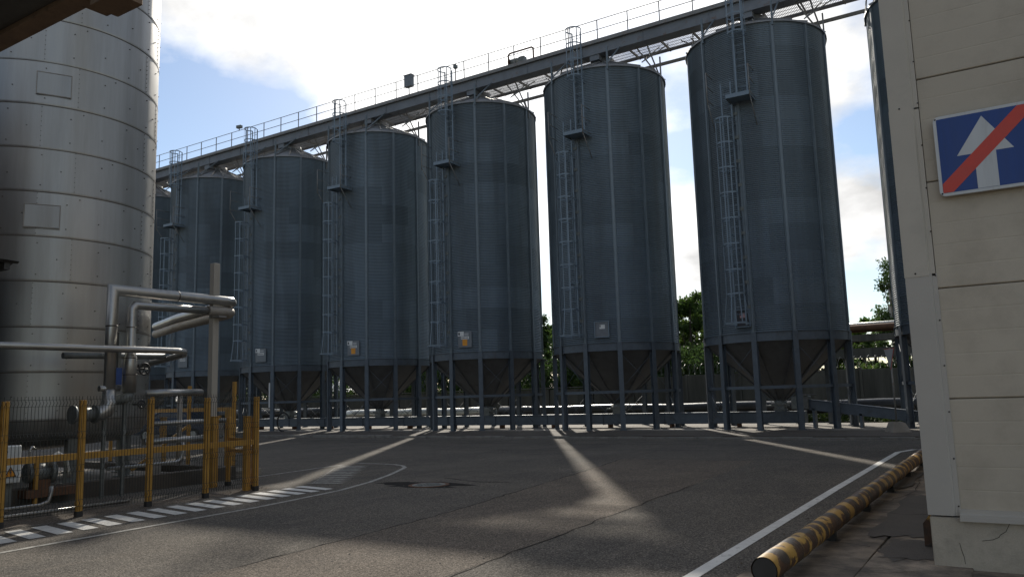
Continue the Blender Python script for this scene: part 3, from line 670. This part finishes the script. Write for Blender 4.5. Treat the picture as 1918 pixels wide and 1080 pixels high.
def tree_meshes(h, w, kind, m, bark):
    lim = []; cl = []
    th = h*.30
    for i in range(38 if kind != 'birch' else 34):
        t_ = random.uniform(.22, 1.0); z = h*t_; wr = w*math.sin(min(1, (1.05-t_)*1.55+.12)*math.pi/2)*(.5 if kind == 'birch' else 1)
        a = random.uniform(0, 6.28); r = wr*math.sqrt(random.uniform(.02, 1)); s = random.uniform(.32, .62)*w*.45
        cl.append((r*math.cos(a), r*math.sin(a), z, s*1.1, s*1.1, s*(.7 if kind != 'birch' else 1.1)))
        lim.append((r*.9*math.cos(a), r*.9*math.sin(a), z))
    tm = MB().tube([(0, 0, -.1), (.06, .03, h*.3), (-.05, .06, h*.62), (.04, 0, h*.95)], [h*.022, h*.017, h*.011, .012], 8)
    for p in lim[::2]:
        zz = max(h*.2, p[2]*.62); tm.tube([(0, 0, zz), (p[0]*.5, p[1]*.5, (zz+p[2])/2+.1), p], [h*.008, h*.005, .008], 5)
    return tm.mesh('trunk', bark), leaf_mesh('crown', m, cl, 13000 if kind != 'birch' else 6500, .15 if kind != 'birch' else .10, .6 if kind == 'birch' else 0)
TM = [tree_meshes(8.2, 2.9, 'round', 'leaf_a', 'bark'), tree_meshes(6.6, 2.6, 'round', 'leaf_b', 'bark'), tree_meshes(7.4, 2.4, 'round', 'leaf_c', 'bark')]
BT = tree_meshes(9.3, 1.9, 'birch', 'leaf_c', 'birch_bark')
spots = [(-44, 50, 1, .8), (-40, 52, 2, .85), (-36.5, 49, 0, .78), (-33.2, 51.5, 1, .9), (-30.3, 52, 2, 1.02), (-27.5, 50, 0, .8), (-24.5, 51, 1, .95), (-21.3, 50, 2, .9),
         (-19.0, 52.5, 0, 1.0), (-16.3, 50, 1, .98), (-13.2, 51, 2, .8), (-10.4, 53.5, 1, .86), (-7.9, 55, 0, .72), (-4.4, 54, 1, .98), (-1.2, 53, 2, .9), (2.5, 53, 0, .9),
         (-47, 56, 0, .9), (-42, 57, 2, .9), (-37.5, 56, 1, 1.05), (-33.5, 57, 0, .85), (-28.5, 57, 1, .95), (-25.6, 55.5, 0, .9), (-22.6, 56, 2, 1.0), (-20.2, 57, 1, 1.15), (-17.6, 56, 0, .98), (-14.6, 57, 1, .9), (-9.2, 59, 2, .75)]
TREE_LABEL = {(1, 0): 'bushy tree just beyond the tall boundary wall', (1, 1): 'bushy tree in the back row beyond the tall wall', (0, 0): 'bushy tree just beyond the low wall', (0, 1): 'bushy tree in the back row beyond the low wall'}
for i, (x_, y_, k_, sc) in enumerate(spots):
    t = empty('leafy_tree', (x_, y_, -.03), random.uniform(0, 6.28), TREE_LABEL[(x_ > -20, y_ > 54)], 'tree', TREE_LABEL[(x_ > -20, y_ > 54)]+'s')
    t.scale = (sc, sc, sc); place('trunk', TM[k_][0], t); place('crown', TM[k_][1], t)
t = empty('birch_tree', (-6.35, 52.6, -.03), 1.0, 'tall slender birch rising beside the hidden silo', 'tree'); place('trunk', BT[0], t); place('crown', BT[1], t)
cl = [(random.uniform(-60, 8), random.uniform(44.9, 47.5), random.uniform(.8, 4.2), 1.2, .8, .8) for _ in range(250)]
cl = [c for c in cl if c[0] < -11.5 or c[2] < 2.3]
stuff(tag(place('undergrowth', leaf_mesh('undergrowth', 'leaf_c', cl, 60000, .12)), 'dense dark undergrowth behind the boundary walls', 'undergrowth'))
cl = [(random.uniform(-24, 5), random.uniform(38.0, 43.6), random.uniform(.05, .3), .7, .5, .28) for _ in range(90)]
stuff(tag(place('weeds', leaf_mesh('weeds', 'grass', cl, 14000, .09)), 'low green weeds between the pipe and the boundary wall', 'weeds'))

# ------------------------------------------------------------------ steel tank on the left
TX, TY, TRd = -18.78, 9.40, 2.30
tank = empty('steel_tank', (TX, TY, 0), 0, 'tall aluminium clad storage tank with riveted sheets behind the yellow fence', 'tank')
zs = [1.45, 2.42, 3.33, 4.27, 5.20, 6.14, 7.06, 8.01, 8.95, 9.93, 10.9, 11.85, 12.8, 13.75]
PC = 63.4
rv = MB()
for i in range(len(zs)-1):
    z0, z1 = zs[i], zs[i+1]; r = TRd+.003*(i % 2)
    m = MB().lathe([(r, z0-.008), (r+.0015, z0-.006), (r+.0005, z0+.05), (r, (z0+z1)/2), (r, z1)], 0, R(60.3), 20)
    me = m.mesh('cladding_sheet', 'cladding')
    off = PC+(12 if i % 2 else -4.5)
    for q in range(6):
        o = place('cladding_sheet', me, tank, rz=R(off+60*q)); o.scale = (1+.0012*(q % 2), 1+.0012*(q % 2), 1)
    for q in (-1, 0, 1):           # rivets beside the upright joints and along the sheets
        for zz in np.arange(z0+.06, z1, .105):
            a = R(off+60*q+.5); rv.box(*[(lambda p, e: (p[0]-e, p[1]-e, p[2]-e))((( r+.009)*math.sin(a), -(r+.009)*math.cos(a), zz), .006), (lambda p, e: (p[0]+e, p[1]+e, p[2]+e))(((r+.009)*math.sin(a), -(r+.009)*math.cos(a), zz), .006)])
        for aa, zf in ((14, .2), (14, .75), (30, .4), (45, .15), (45, .85), (-6+60, .5), (20, .9)):
            a = R(off+60*q+aa); p = ((r+.008)*math.sin(a), -(r+.008)*math.cos(a), z0+(z1-z0)*zf); rv.box((p[0]-.009, p[1]-.009, p[2]-.009), (p[0]+.009, p[1]+.009, p[2]+.009))
    MB().lathe([(TRd+.001, z0-.013), (TRd+.0105, z0-.013), (TRd+.0105, z0-.001), (TRd+.001, z0-.001)], n=96, smooth=False).build('seam_band', 'seam_dark', tank)
stuff(rv.build('rivets', 'seam_dark', tank))
MB().lathe([(TRd-.002, 1.47), (TRd-.03, 1.30), (TRd-.16, 1.10), (TRd-.5, .95), (.3, .80)], n=72).build('dished_bottom', 'cladding', tank)
MB().lathe([(TRd, 13.75), (TRd+.03, 13.8), (.2, 14.5), (.01, 14.5)], n=48).build('tank_roof', 'cladding', tank)
for a_, zc in ((PC-1.5, 5.62), (PC+1, 8.47)):
    m = MB(); m.box((-.31, -.03, -.23), (.31, 0, .23)); o = m.build('inspection_cover', 'cladding', tank)
    o.location = ((TRd-.003)*math.sin(R(a_)), -(TRd-.003)*math.cos(R(a_)), zc); o.rotation_euler.z = R(a_)
    for p, q in (((-.33, -.034, -.25), (.33, -.01, -.235)), ((-.33, -.034, .235), (.33, -.01, .25)), ((-.33, -.034, -.234), (-.315, -.01, .234)), ((.315, -.034, -.234), (.33, -.01, .234))): MB().box(p, q).build('cover_frame', 'pipe_dull', o)
for q in range(8):
    a = R(PC+20+45*q); MB().box((-.09, -.09, .15), (.09, .09, 1.12)).box((-.17, -.17, .14), (.17, .17, .165)).build('leg', 'machine', tank, ((TRd-.35)*math.sin(a), -(TRd-.35)*math.cos(a), 0), a)
struct(MB().box((-24, 1.0, -.02), (-15.5, 13.0, .14)).build('tank_plinth', 'concrete'))
cw_ = empty('containment_kerb', (-15.2, 7, 0), 0, 'low dark concrete kerb around the tank yard behind the yellow fence', 'kerb')
MB().bbox((-.12, -6, -.02), (.12, 4.7, .30), .015).build('kerb_side', 'asphalt_old', cw_); MB().bbox((-8, 4.72, -.02), (.12, 4.95, .30), .015).build('kerb_side', 'asphalt_old', cw_)

# ------------------------------------------------------------------ pipework in front of the tank
PX = -14.6
def elbow(p, a, b, r, n=6):
    p, a, b = Vector(p), Vector(a), Vector(b); c = p - a*r + b*r
    return [c + (-b)*r*math.cos(t) + a*r*math.sin(t) for t in [math.pi/2*i/n for i in range(n+1)]]
bk = Vector((-.956, .29, 0))
A = empty('insulated_pipe', (PX, 8.63, 0), 0, 'thicker silver insulated pipe rising and turning towards the grey post, upper of two', 'pipe')
def pa(name, mb, m, par=None, off=(-PX, -8.63, 0)): return mb.build(name, m, par or A, off if par is None else (0, 0, 0))
pa('riser', MB().tube([(PX, 8.63, 1.62), (PX, 8.63, 3.91), (PX, 11.2, 3.91)]+[(PX+bk.x*.0, 11.2, 3.91)][:0]+[Vector((PX, 11.2, 3.91))+Vector((0, .13, 0)), Vector((PX-.08, 11.42, 3.90)), Vector((PX-.25, 11.48, 3.88)), Vector((PX, 11.3, 3.86))+bk*3.5, Vector((PX, 11.3, 3.8))+bk*5.2], .106, 20), 'pipe_clad')
pa('joint_band', MB().tube([(PX, 8.63, 3.2), (PX, 8.63, 3.225)], .110, 20).tube([(PX, 10.0, 3.91), (PX, 10.02, 3.91)], .110, 20), 'seam_dark')
pa('elbow', MB().tube([(PX, 8.63, 2.0), (PX, 8.63, 1.72), (PX, 8.58, 1.62), (PX, 8.48, 1.57), (PX, 8.36, 1.56)], [.115, .13, .14, .135, .13], 20), 'pipe_clad')
pa('flanged_stub', MB().tube([(PX, 8.36, 1.56), (PX, 7.95, 1.56)], .125, 20).tube([(PX, 8.38, 1.56), (PX, 8.35, 1.56)], .17, 20).tube([(PX, 7.98, 1.56), (PX, 7.94, 1.56)], .17, 20), 'machine')
pa('clamp', MB().tube([(PX, 8.43, 2.03), (PX, 8.83, 2.03)], .055, 12), 'pipe_clad')
pa('valve', MB().box((PX-.09, 8.66, 2.1), (PX-.01, 8.88, 2.42)), 'machine_blue'); pa('spindle', MB().box((PX-.08, 8.80, 2.42), (PX-.02, 8.86, 3.1)), 'machine')
for y_ in (8.63, 9.03): pa('support_leg', MB().box((PX-.16, y_-.03, 0), (PX-.10, y_+.03, 1.75)), 'machine')
B = empty('insulated_pipe', (PX, 9.03, 0), 0, 'thinner silver insulated pipe with a wide sleeve and handwheel, lower of two', 'pipe')
ob = (-PX, -9.03, 0)
B_ = MB().tube([(PX, 9.03, 1.95), (PX, 9.03, 2.52), (PX, 9.03, 2.62), (PX, 9.03, 2.75), (PX, 9.03, 3.56), (PX, 9.10, 3.65), (PX, 10.9, 3.67)], [.125, .125, .118, .084, .084, .082, .082], 20).build('riser', 'pipe_clad', B, ob)
MB().tube([(PX, 10.75, 3.67), (PX, 11.22, 3.67), (PX-.05, 11.36, 3.67), (PX-.2, 11.45, 3.66), Vector((PX, 11.3, 3.64))+bk*3.5, Vector((PX, 11.3, 3.6))+bk*5.2], .105, 20).build('outer_sleeve', 'pipe_dull', B, ob)
for z_, r_ in ((2.28, .130), (2.6, .124), (3.2, .088)): MB().tube([(PX, 9.03, z_), (PX, 9.03, z_+.018)], r_, 20).build('joint_band', 'seam_dark', B, ob)
for yc, zc, rr_ in ((9.26, 2.4, .11), (9.22, 1.72, .07)):
    w_ = MB().tube([(PX+.12, yc+rr_*math.cos(a), zc+rr_*1.0*math.sin(a)) for a in [i*math.pi/10 for i in range(20)]], .017, 8, closed=True)
    for q in range(3): w_.tube([(PX+.12, yc+rr_*math.cos(q*1.047), zc+rr_*math.sin(q*1.047)), (PX+.12, yc-rr_*math.cos(q*1.047), zc-rr_*math.sin(q*1.047))], .009, 6)
    w_.tube([(PX+.12, yc, zc), (PX, yc-.1, zc)], .02, 8); w_.build('handwheel', 'black_paint', B, ob)
MB().tube([(PX, 9.03, 1.95), (PX, 9.0, 1.86), (PX-.1, 8.9, 1.82), (PX-.4, 8.8, 1.8)], .1, 14).build('elbow', 'machine', B, ob)
pipe('long_pipe', [(PX+.3, 1.0, 2.73), (PX+.3, 9.85, 2.76), (PX+.3, 10.0, 2.74), (PX+.18, 10.08, 2.70), (PX-2.3, 10.66, 2.58)], .062, 'pipe_clad', 'long thin silver pipe running level across the front of the tank')
pipe('dark_stub_pipe', [(PX-.5, 8.0, 2.66), (PX-.5, 10.1, 2.70)], .06, 'machine', 'short dark pipe tucked behind the long level pipe')
GP = empty('tall_post', (PX-.05, 10.95, 0), 0, 'tall weathered grey square post carrying the insulated pipes', 'post')
MB().bbox((-.075, -.075, -.02), (.075, .075, 4.72), .008).build('shaft', 'grey_post', GP); MB().box((-.02, -.1, 3.52), (.30, .1, 3.55)).build('bracket', 'rail_steel', GP)
p_ = pipe('tee_pipe', [(-17.2, 11.0, 1.98), (-17.2, 12.55, 1.98)], .085, 'pipe_clad', 'short silver pipe on a vertical stem beyond the fence')
MB().tube([(-17.2, 11.95, 0), (-17.2, 11.95, 1.92)], .06, 12).build('stem', 'pipe_dull', p_, (17.2, -11, 0))
MB().tube([(-17.2, 10.97, 1.98), (-17.2, 11.02, 1.98)], .092, 16).build('end_cap', 'machine', p_, (17.2, -11, 0))
pipe('yard_pipe', [(-17.0, 11.0, 1.28), (-17.0, 13.2, 1.28)], .055, 'pipe_clad', 'thin silver pipe at fence height inside the tank yard, upper one', sup=[(-17.0, 12.9, 1.22)])
pipe('yard_pipe', [(-17.0, 10.9, .88), (-17.0, 13.0, .88)], .07, 'pipe_clad', 'silver pipe low inside the tank yard, lower one', sup=[(-17.0, 11.2, .8)])
pipe('drain_pipe', [(-16.2, 9.6, .42), (-16.2, 11.2, .42), (-16.2, 11.32, .48), (-16.2, 11.35, .6), (-16.2, 11.35, .85)], .04, 'pipe_clad', 'thin pipe bent upwards just above the tank plinth')
# cabinet, pump and floor pipes
cb_ = empty('control_cabinet', (-14.75, 6.80, 0), R(90), 'pale grey electrical cabinet with a yellow warning triangle', 'cabinet')
MB().bbox((-.36, -.22, .46), (.28, .02, 1.08), .012).build('housing', 'cabinet', cb_); MB().box((-.3, -.12, 0), (.2, -.02, .46)).build('stand', 'machine', cb_)
MB().bbox((-.345, -.235, .475), (.265, -.222, 1.065), .004).build('door', 'cabinet', cb_)
tri = MB().add([(.01, -.240, .56), (.21, -.240, .56), (.11, -.240, .735), (.01, -.236, .56), (.21, -.236, .56), (.11, -.236, .735)], [(0,1,2),(5,4,3),(0,3,4,1),(1,4,5,2),(2,5,3,0)]).build('warning_triangle', 'black_paint', cb_)
MB().add([(.032, -.243, .573), (.188, -.243, .573), (.11, -.243, .71)], [(0,1,2)]).build('triangle_face', 'label_orange', tri)
MB().add([(.105, -.246, .69), (.128, -.246, .69), (.112, -.246, .645), (.132, -.246, .645), (.096, -.246, .59), (.104, -.246, .632), (.086, -.246, .632)], [(0,6,5,3,2,1)]).add([(.104, -.246, .632), (.132, -.246, .645), (.096, -.246, .59)], [(0,2,1)]).build('lightning_mark', 'label_ink', tri)
MB().box((-.02, -.247, .97), (.05, -.239, .995)).box((.03, -.247, .80), (.05, -.239, .83)).build('lock', 'black_paint', cb_)
pm = empty('pump', (-15.0, 7.72, .14), R(90), 'dark pump with curved hose and motor beside the cabinet', 'pump')
MB().tube([(-.25, 0, .42), (.05, 0, .42)], .16, 16).tube([(-.32, 0, .42), (-.25, 0, .42)], .17, 16).build('motor', 'machine', pm)
MB().tube([(.05, 0, .42), (.14, 0, .42)], [.2, .2], 18).tube([(.12, 0, .42), (.2, 0, .42)], .07, 10).build('volute', 'machine', pm)
MB().box((-.4, -.2, 0), (.5, .2, .14)).box((-.2, -.12, .14), (.05, .12, .3)).build('base_frame', 'rust', pm)
MB().tube([(.02, -.15, .55), (.0, -.18, .68), (.12, -.2, .74), (.26, -.2, .66), (.32, -.2, .4), (.34, -.2, .3)], .035, 10).build('hose', 'pipe_foil', pm)
MB().tube([(-.38, -.2, .3), (-.38, -.2, .82), (-.34, -.2, .88), (-.28, -.2, .84)], .022, 8).build('vent_tube', 'pipe_clad', pm)
bol = lambda x_, y_, h_, w_, lab: tag(MB().bbox((x_-w_/2, y_-w_/2, -.02), (x_+w_/2, y_+w_/2, h_), .012).bbox((x_-w_/2-.006, y_-w_/2-.006, h_), (x_+w_/2+.006, y_+w_/2+.006, h_+.012), .004).build('bollard', 'yellow'), lab, 'bollard')
bol(-14.85, 7.5, .78, .07, 'short thin yellow post standing beside the pump')
bol(-14.12, 10.62, 1.42, .13, 'thick yellow post in front of the tall grey post')
bol(-17.75, 13.45, 1.38, .13, 'thick yellow post inside the tank yard behind the tall grey post')
bol(-17.15, 13.35, 1.55, .17, 'widest yellow post at the corner of the back fence')
bol(-21.2, 14.2, 1.35, .15, 'thick yellow post at the far end of the back fence')
bol(-12.95, 10.50, 1.42, .12, 'thick yellow post against the corner of the front fence')
pipe('floor_pipe', [(-13.6, 4.5, .14), (-13.6, 6.95, .14), (-13.6, 7.08, .18), (-13.6, 7.12, .3), (-13.62, 7.13, .42)], .03, 'pipe_clad', 'thin pale floor pipe turning up by the pump')
pipe('floor_pipe', [(-13.3, 4.5, .06), (-13.3, 8.3, .06)], .03, 'pipe_clad', 'straight thin pale floor pipe just behind the front fence')

# ------------------------------------------------------------------ yellow fences
def wire_panel(Ln, z0, z1):
    m = MB(); folds = [z0+.12, z0+(z1-z0)*.37, z0+(z1-z0)*.66, z1-.1]
    def yz():
        out = [(0, z0)]
        for f in folds: out += [(0, f-.05), (-.035, f), (0, f+.05)]
        return out+[(0, z1)]
    pr = yz(); x = .03
    while x < Ln-.01:
        for (ya, za), (yb, zb) in zip(pr, pr[1:]): m.bar((x, ya, za), (x, yb, zb), .0055, .0055, (1, 0, 0))
        x += .052
    for f in folds:
        for z_ in (f-.05, f+.05): m.bar((0, .004, z_), (Ln, .004, z_), .006, .006)
    return m
def fence(name, pts, label, top, rails, mesh_top, pw=.046):
    r0 = empty(name, (*pts[0], 0), 0, label, 'fence'); ox, oy = pts[0]
    for i, (x_, y_) in enumerate(pts):
        t_ = top[i] if isinstance(top, (list, tuple)) else top
        p = MB().bbox((-pw, -.035, .09), (-.004, .035, t_), .004).bbox((.004, -.035, .09), (pw, .035, t_), .004).build('post', 'yellow', r0, (x_-ox, y_-oy, 0), R(90) if abs(pts[-1][1]-oy) > abs(pts[-1][0]-ox) else 0)
        MB().box((-pw-.004, -.04, 0), (pw+.004, .04, .09)).build('post_foot', 'black_paint', p)
    for (xa, ya), (xb, yb) in zip(pts, pts[1:]):
        d = Vector((xb-xa, yb-ya, 0)); Ln = d.length; d.normalize(); nn = Vector((d.y, -d.x, 0)); a = Vector((xa-ox, ya-oy, 0))
        for z_, hh in rails: MB().bar(a+d*.06+nn*-.0+Vector((0,0,z_)), a+d*(Ln-.06)+Vector((0,0,z_)), .035, hh).build('rail', 'yellow', r0)
        if mesh_top:
            stuff(wire_panel(Ln, .10, mesh_top).build('wire_panel', 'wire', r0, tuple(a+nn*.065), math.atan2(d.y, d.x)))
    return r0
fy = [4.68, 5.85, 7.02, 8.23, 9.39, 10.55]
fence('yellow_fence', [(-12.50-.045*(y_-5), y_) for y_ in fy], 'yellow fence with dark wire panels running along the striped road edge', 1.80, [(.93, .10)], 1.86)
fence('yellow_fence', [(-13.0, 10.72), (-14.15, 11.0)], 'short yellow fence return with two rails at the tall grey post', [1.4, 1.4], [(.93, .10), (.72, .07)], 1.1)
fence('yellow_fence', [(-17.3, 13.6), (-19.3, 13.7), (-21.3, 13.9), (-23.5, 14.0)], 'yellow back fence beyond the tank yard with one high rail', [2.25, 2.2, 2.0, 2.0], [(1.55, .10)], 2.0)
br = tag(MB().bar((-17.9, 11.2, .20), (-17.7, 12.5, 1.15), .06, .06).build('diagonal_brace', 'yellow'), 'slanting yellow strut leaning inside the tank yard', 'strut')

# ------------------------------------------------------------------ overhead beam on an added unseen building, shed on the far left
ob_ = empty('beam_and_added_building', (-12.0, 4.25, 0), 0, 'old brown canopy beam with an end bracket over the yard, on an added unseen dark building', 'building')
MB().box((-18, -18, -.02), (2.6, -2.2, 9.2)).build('wall', 'brick_dark', ob_); MB().box((-18.3, -18.3, 9.2), (2.9, -1.9, 9.5)).build('roof', 'shed_roof', ob_)  # unseen building added to give the tank's left side a dark reflection
for k_ in range(4):
    w_ = MB().bbox((-16+k_*4.6, -2.2, .0), (-13+k_*4.6, -2.12, 3.6), .01).build('added_door', 'shed_wall', ob_)
    for q in range(6): MB().box((-15.9+k_*4.6, -2.118, .1+q*.58), (-13.1+k_*4.6, -2.10, .6+q*.58)).build('door_slat', 'shed_wall', w_)
    MB().box((-15.8+k_*4.6, -2.2, 6.9), (-13.2+k_*4.6, -2.15, 8.2)).build('window', 'glass', ob_)
MB().bbox((-3, -.02, 6.0), (4.0, .20, 6.06), .004).build('soffit_board', 'old_beam', ob_); MB().box((-3, -.35, 6.061), (4.0, .22, 6.55)).build('fascia', 'old_beam_dark', ob_)  # fascia's shaded front is put into a darker colour than the soffit
for q in range(1): MB().bbox((3.7, .10, 6.02), (4.42, .46, 6.12), .01).bbox((3.95, .12, 5.93), (4.42, .44, 6.018), .01).build('bracket', 'old_beam', ob_)
MB().box((-3, -2.15, 6.56), (4.1, .3, 6.62)).build('roof_sheet', 'shed_roof', ob_)
MB().box((-.9, -.25, -.02), (-.6, .05, 6.0)).build('column', 'old_beam_dark', ob_)
sd = empty('shed', (-17.3, 4.9, 0), 0, 'dark shed with a corrugated metal roof at the edge of the tank yard', 'shed')
MB().box((-1.6, -2.0, .14), (1.65, 2.08, 4.25)).build('wall', 'shed_wall', sd)
m = MB(); n_ = 60; vs = []
for i in range(n_+1):
    x_ = -1.9+3.72*i/n_; zc = .02*math.sin(i*math.pi/2)
    vs += [(x_, -2.3, 4.55+zc), (x_, 2.42, 4.40+zc), (x_, -2.3, 4.53+zc), (x_, 2.42, 4.38+zc)]
for i in range(n_):
    a = 4*i; m_f = [(a, a+4, a+5, a+1), (a+2, a+3, a+7, a+6), (a+1, a+5, a+7, a+3), (a, a+2, a+6, a+4)]; m.f += m_f; m.sm += [False]*4
m.v = vs; m.build('roof', 'shed_roof', sd)
MB().box((-1.8, 2.2, 4.24), (1.75, 2.30, 4.355)).build('purlin', 'old_beam_dark', sd)

# ------------------------------------------------------------------ beige building on the right
BX, BY = -.86, 8.34
bd = empty('warehouse', (BX, BY, 0), 0, 'beige panel clad building with grey corner flashing and concrete plinth', 'building')
MB().box((.30, .06, .45), (14, 18, 8.2)).build('core', 'trim', bd)
MB().bbox((0.0, 0.0, .0), (14, .3, .46), .008).build('plinth', 'plinth', bd)
MB().bbox((0.0, .301, .0), (.3, 18, .46), .008).build('plinth', 'plinth', bd)
def panel(z0, z1, x0, x1):
    ys = []; k = 5; h = z1-z0-.007
    pr = [(.014, 0), (.004, .004), (.0, .010)]
    for q in range(1, k):
        c = h*q/k; pr += [(0, c-.009), (.0018, c), (0, c+.009)]
    pr += [(0, h-.010), (.004, h-.004), (.014, h)]
    vs = [(x, y, z0+z) for x in (x0, x1) for y, z in pr]; n = len(pr)
    return MB().add(vs, [(i, n+i, n+i+1, i+1) for i in range(n-1)]+[tuple(range(n-1, -1, -1)), tuple(range(n, 2*n))])
for i in range(8):
    z0 = .50+1.02*i
    panel(z0, z0+1.02, .25, 6.2).build('wall_panel', 'wall_panel', bd, (0, .02, 0)); panel(z0, z0+1.02, 6.206, 14).build('wall_panel', 'wall_panel', bd, (0, .02, 0))
    m = panel(z0, z0+1.02, .25, 18); o = m.build('wall_panel', 'wall_panel', bd, (.04, 18.05, 0), R(-90))
MB().bbox((.245, -.045, .47), (14, .03, .50), .004).box((.245, -.05, .435), (14, -.040, .475)).box((.245, -.02, .50), (14, .022, .535)).build('drip_flashing', 'trim_grey', bd)
def corner(z0, z1, w, m_, pr=.0):
    m = MB(); m.box((-.012-pr, -.012-pr, z0), (w-.035, -.0-pr, z1)).box((-.012-pr, -.0-pr, z0), (.0-pr, .30, z1))
    m.add([(w-.035, -.012-pr, z0), (w-.02, .008, z0), (w-.035, -.012-pr, z1), (w-.02, .008, z1)], [(0,1,3,2)])
    m.box((w-.02, .006, z0), (w+.02, .016, z1)); return m.build('corner_flashing', m_, bd)
corner(.475, 2.68, .235, 'trim_grey'); corner(2.66, 4.30, .225, 'trim', .004); corner(4.285, 8.3, .225, 'trim')
for z_ in np.arange(.56, 8, .42): MB().lathe([(.008, 0), (.006, .004), (.0005, .005)], n=8).build('screw', 'screw', bd, (.242, .004, z_)).rotation_euler.x = R(90)
for z_ in (2.69, 4.31): MB().lathe([(.009, 0), (.006, .004), (.0005, .005)], n=8).build('screw', 'screw', bd, (.08, -.018, z_)).rotation_euler.x = R(90)
ck = MB()
for pth in ([(.62, .43), (.60, .39), (.585, .36), (.54, .33), (.53, .31), (.48, .285), (.40, .27)], [(.22, .24), (.23, .18), (.245, .12), (.25, .06)]):
    for (xa, za), (xb, zb) in zip(pth, pth[1:]): ck.bar((xa, -.001, za), (xb, -.001, zb), .003, .004)
ck.build('crack', 'tar', bd)
struct(MB().box((BX-.10, BY-.45, -.01), (13, BY-.004, .012)).build('building_footing', 'slab'))
# road sign on the wall
Y0 = BY-.055; sg = empty('road_sign', (-.11, BY, 3.38), 0, 'blue rectangular sign with white upward arrow crossed by a red diagonal bar', 'road sign')
Wd, Hd = .79, .765
def rrect(x0, z0, x1, z1, r, y0, y1):
    P = []
    for cxx, czz, a0 in ((x1-r, z1-r, 0), (x0+r, z1-r, 90), (x0+r, z0+r, 180), (x1-r, z0+r, 270)):
        for q in range(5): a = R(a0+22.5*q); P.append((cxx+r*math.cos(a), czz+r*math.sin(a)))
    n = len(P); vs = [(x, y0, z) for x, z in P]+[(x, y1, z) for x, z in P]
    return MB().add(vs, [tuple(range(n-1, -1, -1)), tuple(range(n, 2*n))]+[(i, (i+1) % n, n+(i+1) % n, n+i) for i in range(n)])
def flat(poly, y0, y1):
    n = len(poly); vs = [(x, y0, z) for x, z in poly]+[(x, y1, z) for x, z in poly]
    return MB().add(vs, [tuple(range(n-1, -1, -1)), tuple(range(n, 2*n))]+[(i, (i+1) % n, n+(i+1) % n, n+i) for i in range(n)])
h2 = Wd/2
rrect(-h2, 0, h2, Hd, .05, -.065, -.03).build('plate', 'sign_white', sg)
MB().box((-.3, -.03, .15), (.3, .005, .2)).box((-.3, -.03, .55), (.3, .005, .6)).build('bracket', 'sign_back', sg)
rrect(-h2+.028, .028, h2-.028, Hd-.028, .012, -.0665, -.0655).build('blue_field', 'sign_blue', sg)
flat([(-.085, .03), (.085, .03), (.085, .36), (.225, .36), (0, .70), (-.225, .36), (-.085, .36)], -.068, -.067).build('white_arrow', 'sign_white', sg)
e = .052
flat([(-h2+.03, .03), (-h2+.03+e*1.6, .03), (h2-.03, Hd-.03-e*1.6), (h2-.03, Hd-.03), (h2-.03-e*1.6, Hd-.03), (-h2+.03, .03+e*1.6)], -.0695, -.0685).build('red_bar', 'sign_red', sg)
for sx in (-h2+.02, h2-.02):
    for z_ in (.025, Hd-.025): o = MB().lathe([(.009, 0), (.006, .005), (.0005, .006)], n=8).build('rivet', 'screw', sg, (sx, -.0645, z_)); o.rotation_euler.x = R(90)

# ------------------------------------------------------------------ hazard striped pipe barrier, corner guard, give-way sign
pbx = -1.93
pg = empty('pipe_barrier', (pbx, 6.70, 0), 0, 'chipped yellow and black striped pipe barrier lying low along the slabs', 'barrier')
bq = [(-.0042*y_+random.gauss(0, .004), y_, .2+random.gauss(0, .003)) for y_ in np.arange(0, 19.6, .3)]; bq[0] = (0, 0, .2)
MB().tube(bq, [.108+random.gauss(0, .0014) for _ in bq], 24, caps=False).build('pipe', 'hazard_pipe', pg)
MB().tube([(0, .004, .2), (0, .2, .2)], .098, 24).build('pipe_mouth', 'black_paint', pg)  # black disc: darkness inside the open pipe end, put into the colour
for y_ in np.arange(.35, 19, 2.25): MB().bbox((-.05, y_-.05, 0), (.05, y_+.05, .11), .006).bbox((-.09, y_-.09, .0), (.09, y_+.09, .025), .004).build('stand', 'black_paint', pg)
cgd = empty('corner_guard', (-1.0, 9.35, 0), 0, 'small chipped yellow and black guard at the foot of the building corner', 'guard')
MB().add([(-.02,-.12,0),(.16,-.12,0),(.16,.1,0),(-.02,.1,0),(-.02,-.12,.26),(.16,-.12,.5),(.16,.1,.5),(-.02,.1,.26)], [(3,2,1,0),(4,5,6,7),(0,1,5,4),(1,2,6,5),(2,3,7,6),(3,0,4,7)]).build('guard_post', 'hazard_post', cgd)
MB().add([(.06, -.1, .505), (.15, -.1, .505), (.15, .05, .505), (.14, -.02, .58)], [(0,1,3), (1,2,3), (2,0,3), (2,1,0)]).build('cap', 'label_white', cgd)
gs = empty('give_way_sign', (-3.80, 30.0, .1), R(-58), 'triangular traffic sign on a thin pole in a concrete block', 'road sign')
MB().add([(-.34, -.30, 0), (.32, -.32, 0), (.34, .30, 0), (-.32, .32, 0), (-.22, -.2, .33), (.16, -.2, .36), (.2, .18, .30), (-.2, .2, .34)], [(3,2,1,0), (4,5,6,7), (0,1,5,4), (1,2,6,5), (2,3,7,6), (3,0,4,7)]).build('concrete_block', 'concrete', gs)
MB().tube([(-.05, 0, .3), (-.05, 0, 2.85)], .03, 8).build('pole', 'rail_steel', gs)
tr = flat([(-.40, 2.80), (.30, 2.80), (-.05, 2.12)], -.05, -.035).build('triangle', 'sign_back', gs)
flat([(-.42, 2.815), (.32, 2.815), (-.05, 2.09)], -.034, -.025).build('triangle_rim', 'sign_red', tr)
